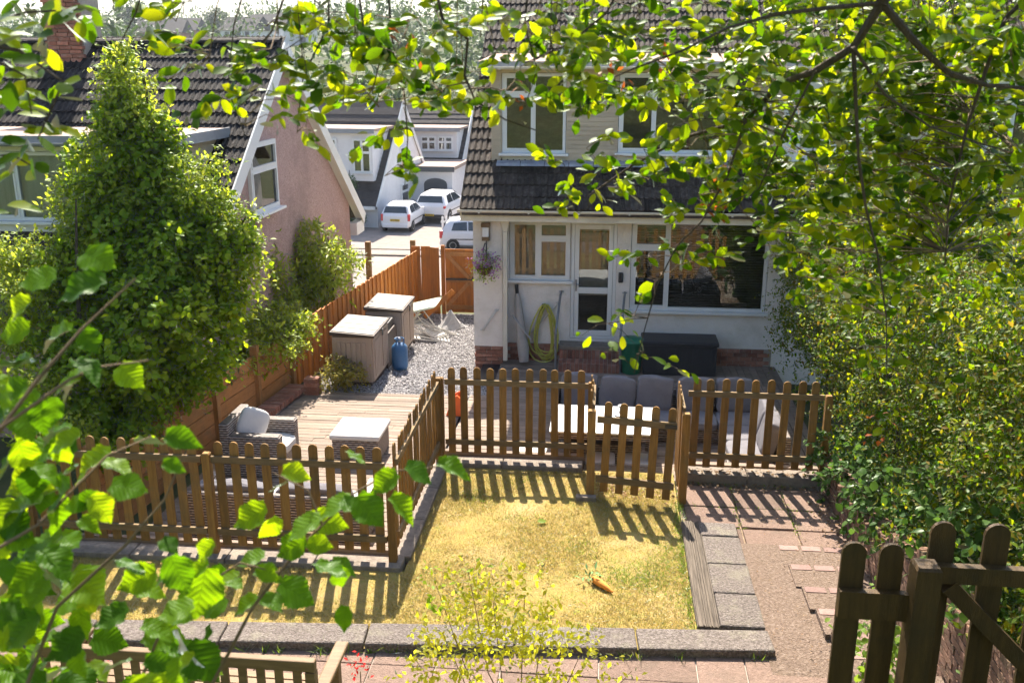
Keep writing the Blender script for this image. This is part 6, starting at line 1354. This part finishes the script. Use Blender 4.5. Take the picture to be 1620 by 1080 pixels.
# near foliage in the upper left corner
UL = thing('corner_branch', 'blurred sunlit branch of leaves in the upper left corner', 'branch', tuple(at(-80, 60, Y=2.2)))
stems(UL, [(pline([(-80,60),(30,80),(100,130),(60,220)], 2.2, 2.3), .006, .002), (pline([(-80,60),(40,20),(130,15)], 2.2, 2.4), .005, .002), (pline([(-80,250),(20,245),(80,280)], 2.3, 2.4), .004, .002), (pline([(-80,60),(40,120),(50,180)], 2.2, 2.3), .004, .002)], n=6)
i = 0
for px, py, rx, ry, n_, Y in ((15,20,40,40,14,2.3),(60,85,46,50,18,2.3),(25,150,36,46,15,2.3),(110,15,50,25,10,2.4),(60,200,40,30,9,2.3),(25,260,40,36,10,2.3),(75,165,24,40,8,2.3),(130,30,40,16,5,2.4),(20,330,30,20,5,2.3),(0,90,30,40,8,2.2)):
    for k in range(n_):
        p = at(px + random.gauss(0, .55)*rx, py + random.gauss(0, .55)*ry, Y=Y + random.uniform(-.15, .25))
        link('leaf', TL[i % 4], UL, leafM(p, Vector((random.uniform(-1, 1), random.uniform(-1, 1), random.uniform(-.7, .3))), Vector((random.gauss(0, .5), random.gauss(-.7, .5), .9)), random.uniform(.055, .08))); i += 1
# hazel in the lower left foreground
HZ = thing('hazel_bush', 'hazel branches with large round leaves in the lower left foreground', 'bush', (-1.5, 1.6, 3.1))
stems(HZ, [(pline([(310,1130),(400,960),(470,870),(510,830),(560,780),(620,745),(700,737)], 1.75, 1.95), .0045, .0015), (pline([(510,830),(487,775),(433,748)], 1.83, 1.85), .003, .0015), (pline([(-60,760),(60,600),(130,520),(215,440)], 1.5, 1.7), .005, .0015), (pline([(-60,720),(110,600),(160,580),(235,570)], 1.5, 1.7), .004, .0015), (pline([(20,1140),(90,960),(200,860),(260,790),(300,700)], 1.6, 1.8), .005, .0015), (pline([(-60,900),(60,830),(170,720),(240,690)], 1.5, 1.75), .004, .0015), (pline([(200,1130),(270,960),(380,890),(440,905)], 1.7, 1.8), .004, .0015)], M_TWIG, n=6)
HL = [(170,400,80,20),(125,445,95,200),(62,432,60,170),(150,512,60,300),(80,520,75,200),(20,520,60,160),(112,575,75,190),(38,600,85,240),(15,640,80,200),(150,572,70,20),(212,574,56,340),(42,655,60,250),(70,590,60,120),(12,700,75,260),(140,712,85,200),(98,712,60,150),(160,772,62,330),(212,768,80,10),(240,702,60,20),(292,690,66,20),(60,770,85,190),(20,800,100,180),(62,832,95,200),(122,842,60,330),(150,822,50,20),(40,930,90,220),(92,920,80,10),(150,902,80,330),(100,985,95,200),(40,1000,90,240),(182,1010,80,350),(232,932,70,20),(212,892,60,40),(172,950,80,190),(60,1050,95,200),(122,1052,80,340),(250,1000,70,20),(202,1060,80,210),(302,962,60,350),
      (722,736,66,10),(668,728,66,350),(602,742,66,190),(558,722,40,40),(592,772,80,330),(640,778,60,350),(530,782,62,200),(470,752,58,30),(440,757,42,200),(392,790,80,200),(425,805,60,230),(480,812,66,190),(520,822,62,350),(562,795,52,30),(462,842,62,200),(322,850,50,200),(392,880,60,190),(430,905,60,20),(470,912,72,340),(532,887,76,350),(310,885,50,200),(440,942,56,340),(382,942,60,200),(332,962,60,190),(505,865,50,20),(355,915,55,170),(272,862,50,30),(20,865,90,200),(10,960,90,180),(80,880,70,20),(130,780,60,200),(185,735,60,30),(270,740,40,20),(120,800,50,150),(15,570,80,200),(25,470,60,200),(140,1075,90,20),(30,1080,100,160),(250,1075,70,190),(330,1060,60,20),(285,1030,60,200)]
HL += [(random.uniform(-20, 330), random.uniform(890, 1090), random.uniform(50, 90), random.uniform(0, 360)) for q in range(56)] + [(random.uniform(-20, 110), random.uniform(560, 890), random.uniform(55, 95), random.uniform(0, 360)) for q in range(34)] + [(random.uniform(330, 560), random.uniform(880, 960), random.uniform(40, 60), random.uniform(0, 360)) for q in range(6)]
HT = []
for a_ in ((.84, .22, .2, .03), (.76, .42, .34, .05), (.88, .1, .05, .045), (.8, .3, -.15, .05), (.7, .5, .45, .04)):
    v_, f_ = hazel_template(*a_); HT.append(np_mesh('hazel_leaf', v_, f_, L_HAZEL, True))
cup, crt = Vector((0, math.sin(PITCH), math.cos(PITCH))), Vector((math.cos(YAW), math.sin(YAW), 0))
for i, (px, py, spx, an) in enumerate(HL):
    Y = random.uniform(1.55, 1.95) if px < 330 else random.uniform(1.75, 2.0)
    s = spx * Y / 1500 * random.uniform(.85, 1.12); a = R(an + random.uniform(-25, 25))
    d_ = Vector((math.cos(a), random.uniform(-.6, .2), -abs(math.sin(a))*.45 - .15 + .35*math.sin(a)))
    p = at(px - .45*spx*math.cos(a), py - .25*spx*math.sin(a), Y=Y)
    link('leaf', HT[i % 5], HZ, leafM(p, d_, Vector((random.gauss(0, .5), random.gauss(-.5, .5), 1)), s))

# ================================================================== far hillside
B_ = []
for k in range(480):
    Y = 74 + 330 * random.random() ** 1.1; x = random.uniform(-.72*Y, .12*Y)
    if Y < 110 and -45 < x < -5 and Y < 82: continue
    if 105 < Y < 232 and -.49 < x/Y < -.29 and random.random() < .8: continue
    r = random.uniform(2.2, 5.0); z = gz(x, Y)
    B_.append(sprigs((x, Y, z + r*.75), (r, r, r*random.uniform(.8, 1.3)), 34, 4, r*.30, spread=r*.16, fill=.1, up=.4))
wd_ = tag(foliage('woodland', T_SIMPLE, merge(B_), L_FAR, None), 'hazy wooded hillside beyond the street houses', kind='stuff')
for i, (px, py, Y, r, lab) in enumerate(((213, 30, 230, 30, 'tall dark tree on the skyline left of the chimney gap'), (340, 35, 240, 26, 'rounded pale tree on the skyline above the tiled ridge'), (700, 175, 95, 36, 'bushy tree behind the street houses beside the verge'), (160, 45, 210, 22, 'low hillside tree above the neighbour ridge'))):
    c = at(px, py, Y=Y); rr = r*Y/1560; t = thing('hillside_tree', lab, 'tree', (c.x, c.y, gz(c.x, c.y)), group='trees on the far hill')
    foliage('crown', T_BROAD, merge([sprigs((c.x + random.uniform(-.4, .4)*rr, c.y, c.z + random.uniform(-.5, .5)*rr), rr*random.uniform(.5, .75), 90, 5, rr*.12, spread=rr*.1) for q in range(6)]), L_FAR, t)
    MB().tube([(c.x, c.y, gz(c.x, c.y)-1), (c.x, c.y, c.z)], [rr*.1, rr*.05], 7).build('trunk', M_BARK, t)
for i, (px, py, Y, w_, m_w, lab) in enumerate(((420, 55, 215, 9, M_WHITEWALL, 'small white hillside house with grey roof above the ridge'), (462, 52, 222, 8, M_WHITEWALL, 'second small white hillside house right of the first'), (250, 55, 205, 10, M_TERRA, 'red brick hillside house above the tiled ridge'), (285, 52, 216, 7, M_TERRA, 'red brick hillside cottage right of the brick house'), (375, 60, 200, 8, M_WHITEWALL, 'pale hillside bungalow half hidden by branches'))):
    c = at(px, py, Y=Y); h = thing('hillside_house', lab, 'house', (c.x, c.y, max(gz(c.x, c.y), c.z - 4)), R(random.uniform(-15, 15)), 'houses on the far hill'); M = W[h]
    bx(-w_/2, w_/2, 0, 7, -4, 4.5).build('wall', m_w, h, M); MB().prism([(-.5, 4.4), (7.5, 4.4), (3.5, 7.2)], w_ + .8, 'yz', -w_/2-.4).build('roof', M_TILEFAR, h, M)
    for x in (-w_*.3, w_*.05, w_*.32):
        for z in (0.6, 2.9): bx(x-.5, x+.5, -.05, -.01, z, z+1.2).build('window', M_DKGREY, h, M)
# ------------------------------------------------------------------ hazy air
m_, t_, b_ = nodes('haze'); t_.nodes.remove(b_)
pvn = N(t_, 'ShaderNodeVolumePrincipled'); pvn.inputs['Density'].default_value = 0.0003; pvn.inputs['Color'].default_value = (0.80, 0.88, 1.0, 1); pvn.inputs['Anisotropy'].default_value = 0.35
pvn.inputs['Density Attribute'].default_value = ''; m_.cycles.homogeneous_volume = True
t_.links.new(pvn.outputs[0], t_.nodes['Material Output'].inputs['Volume'])
tag(bx(-950, 950, -320, 2550, -8, 62).build('haze', m_), kind='stuff')
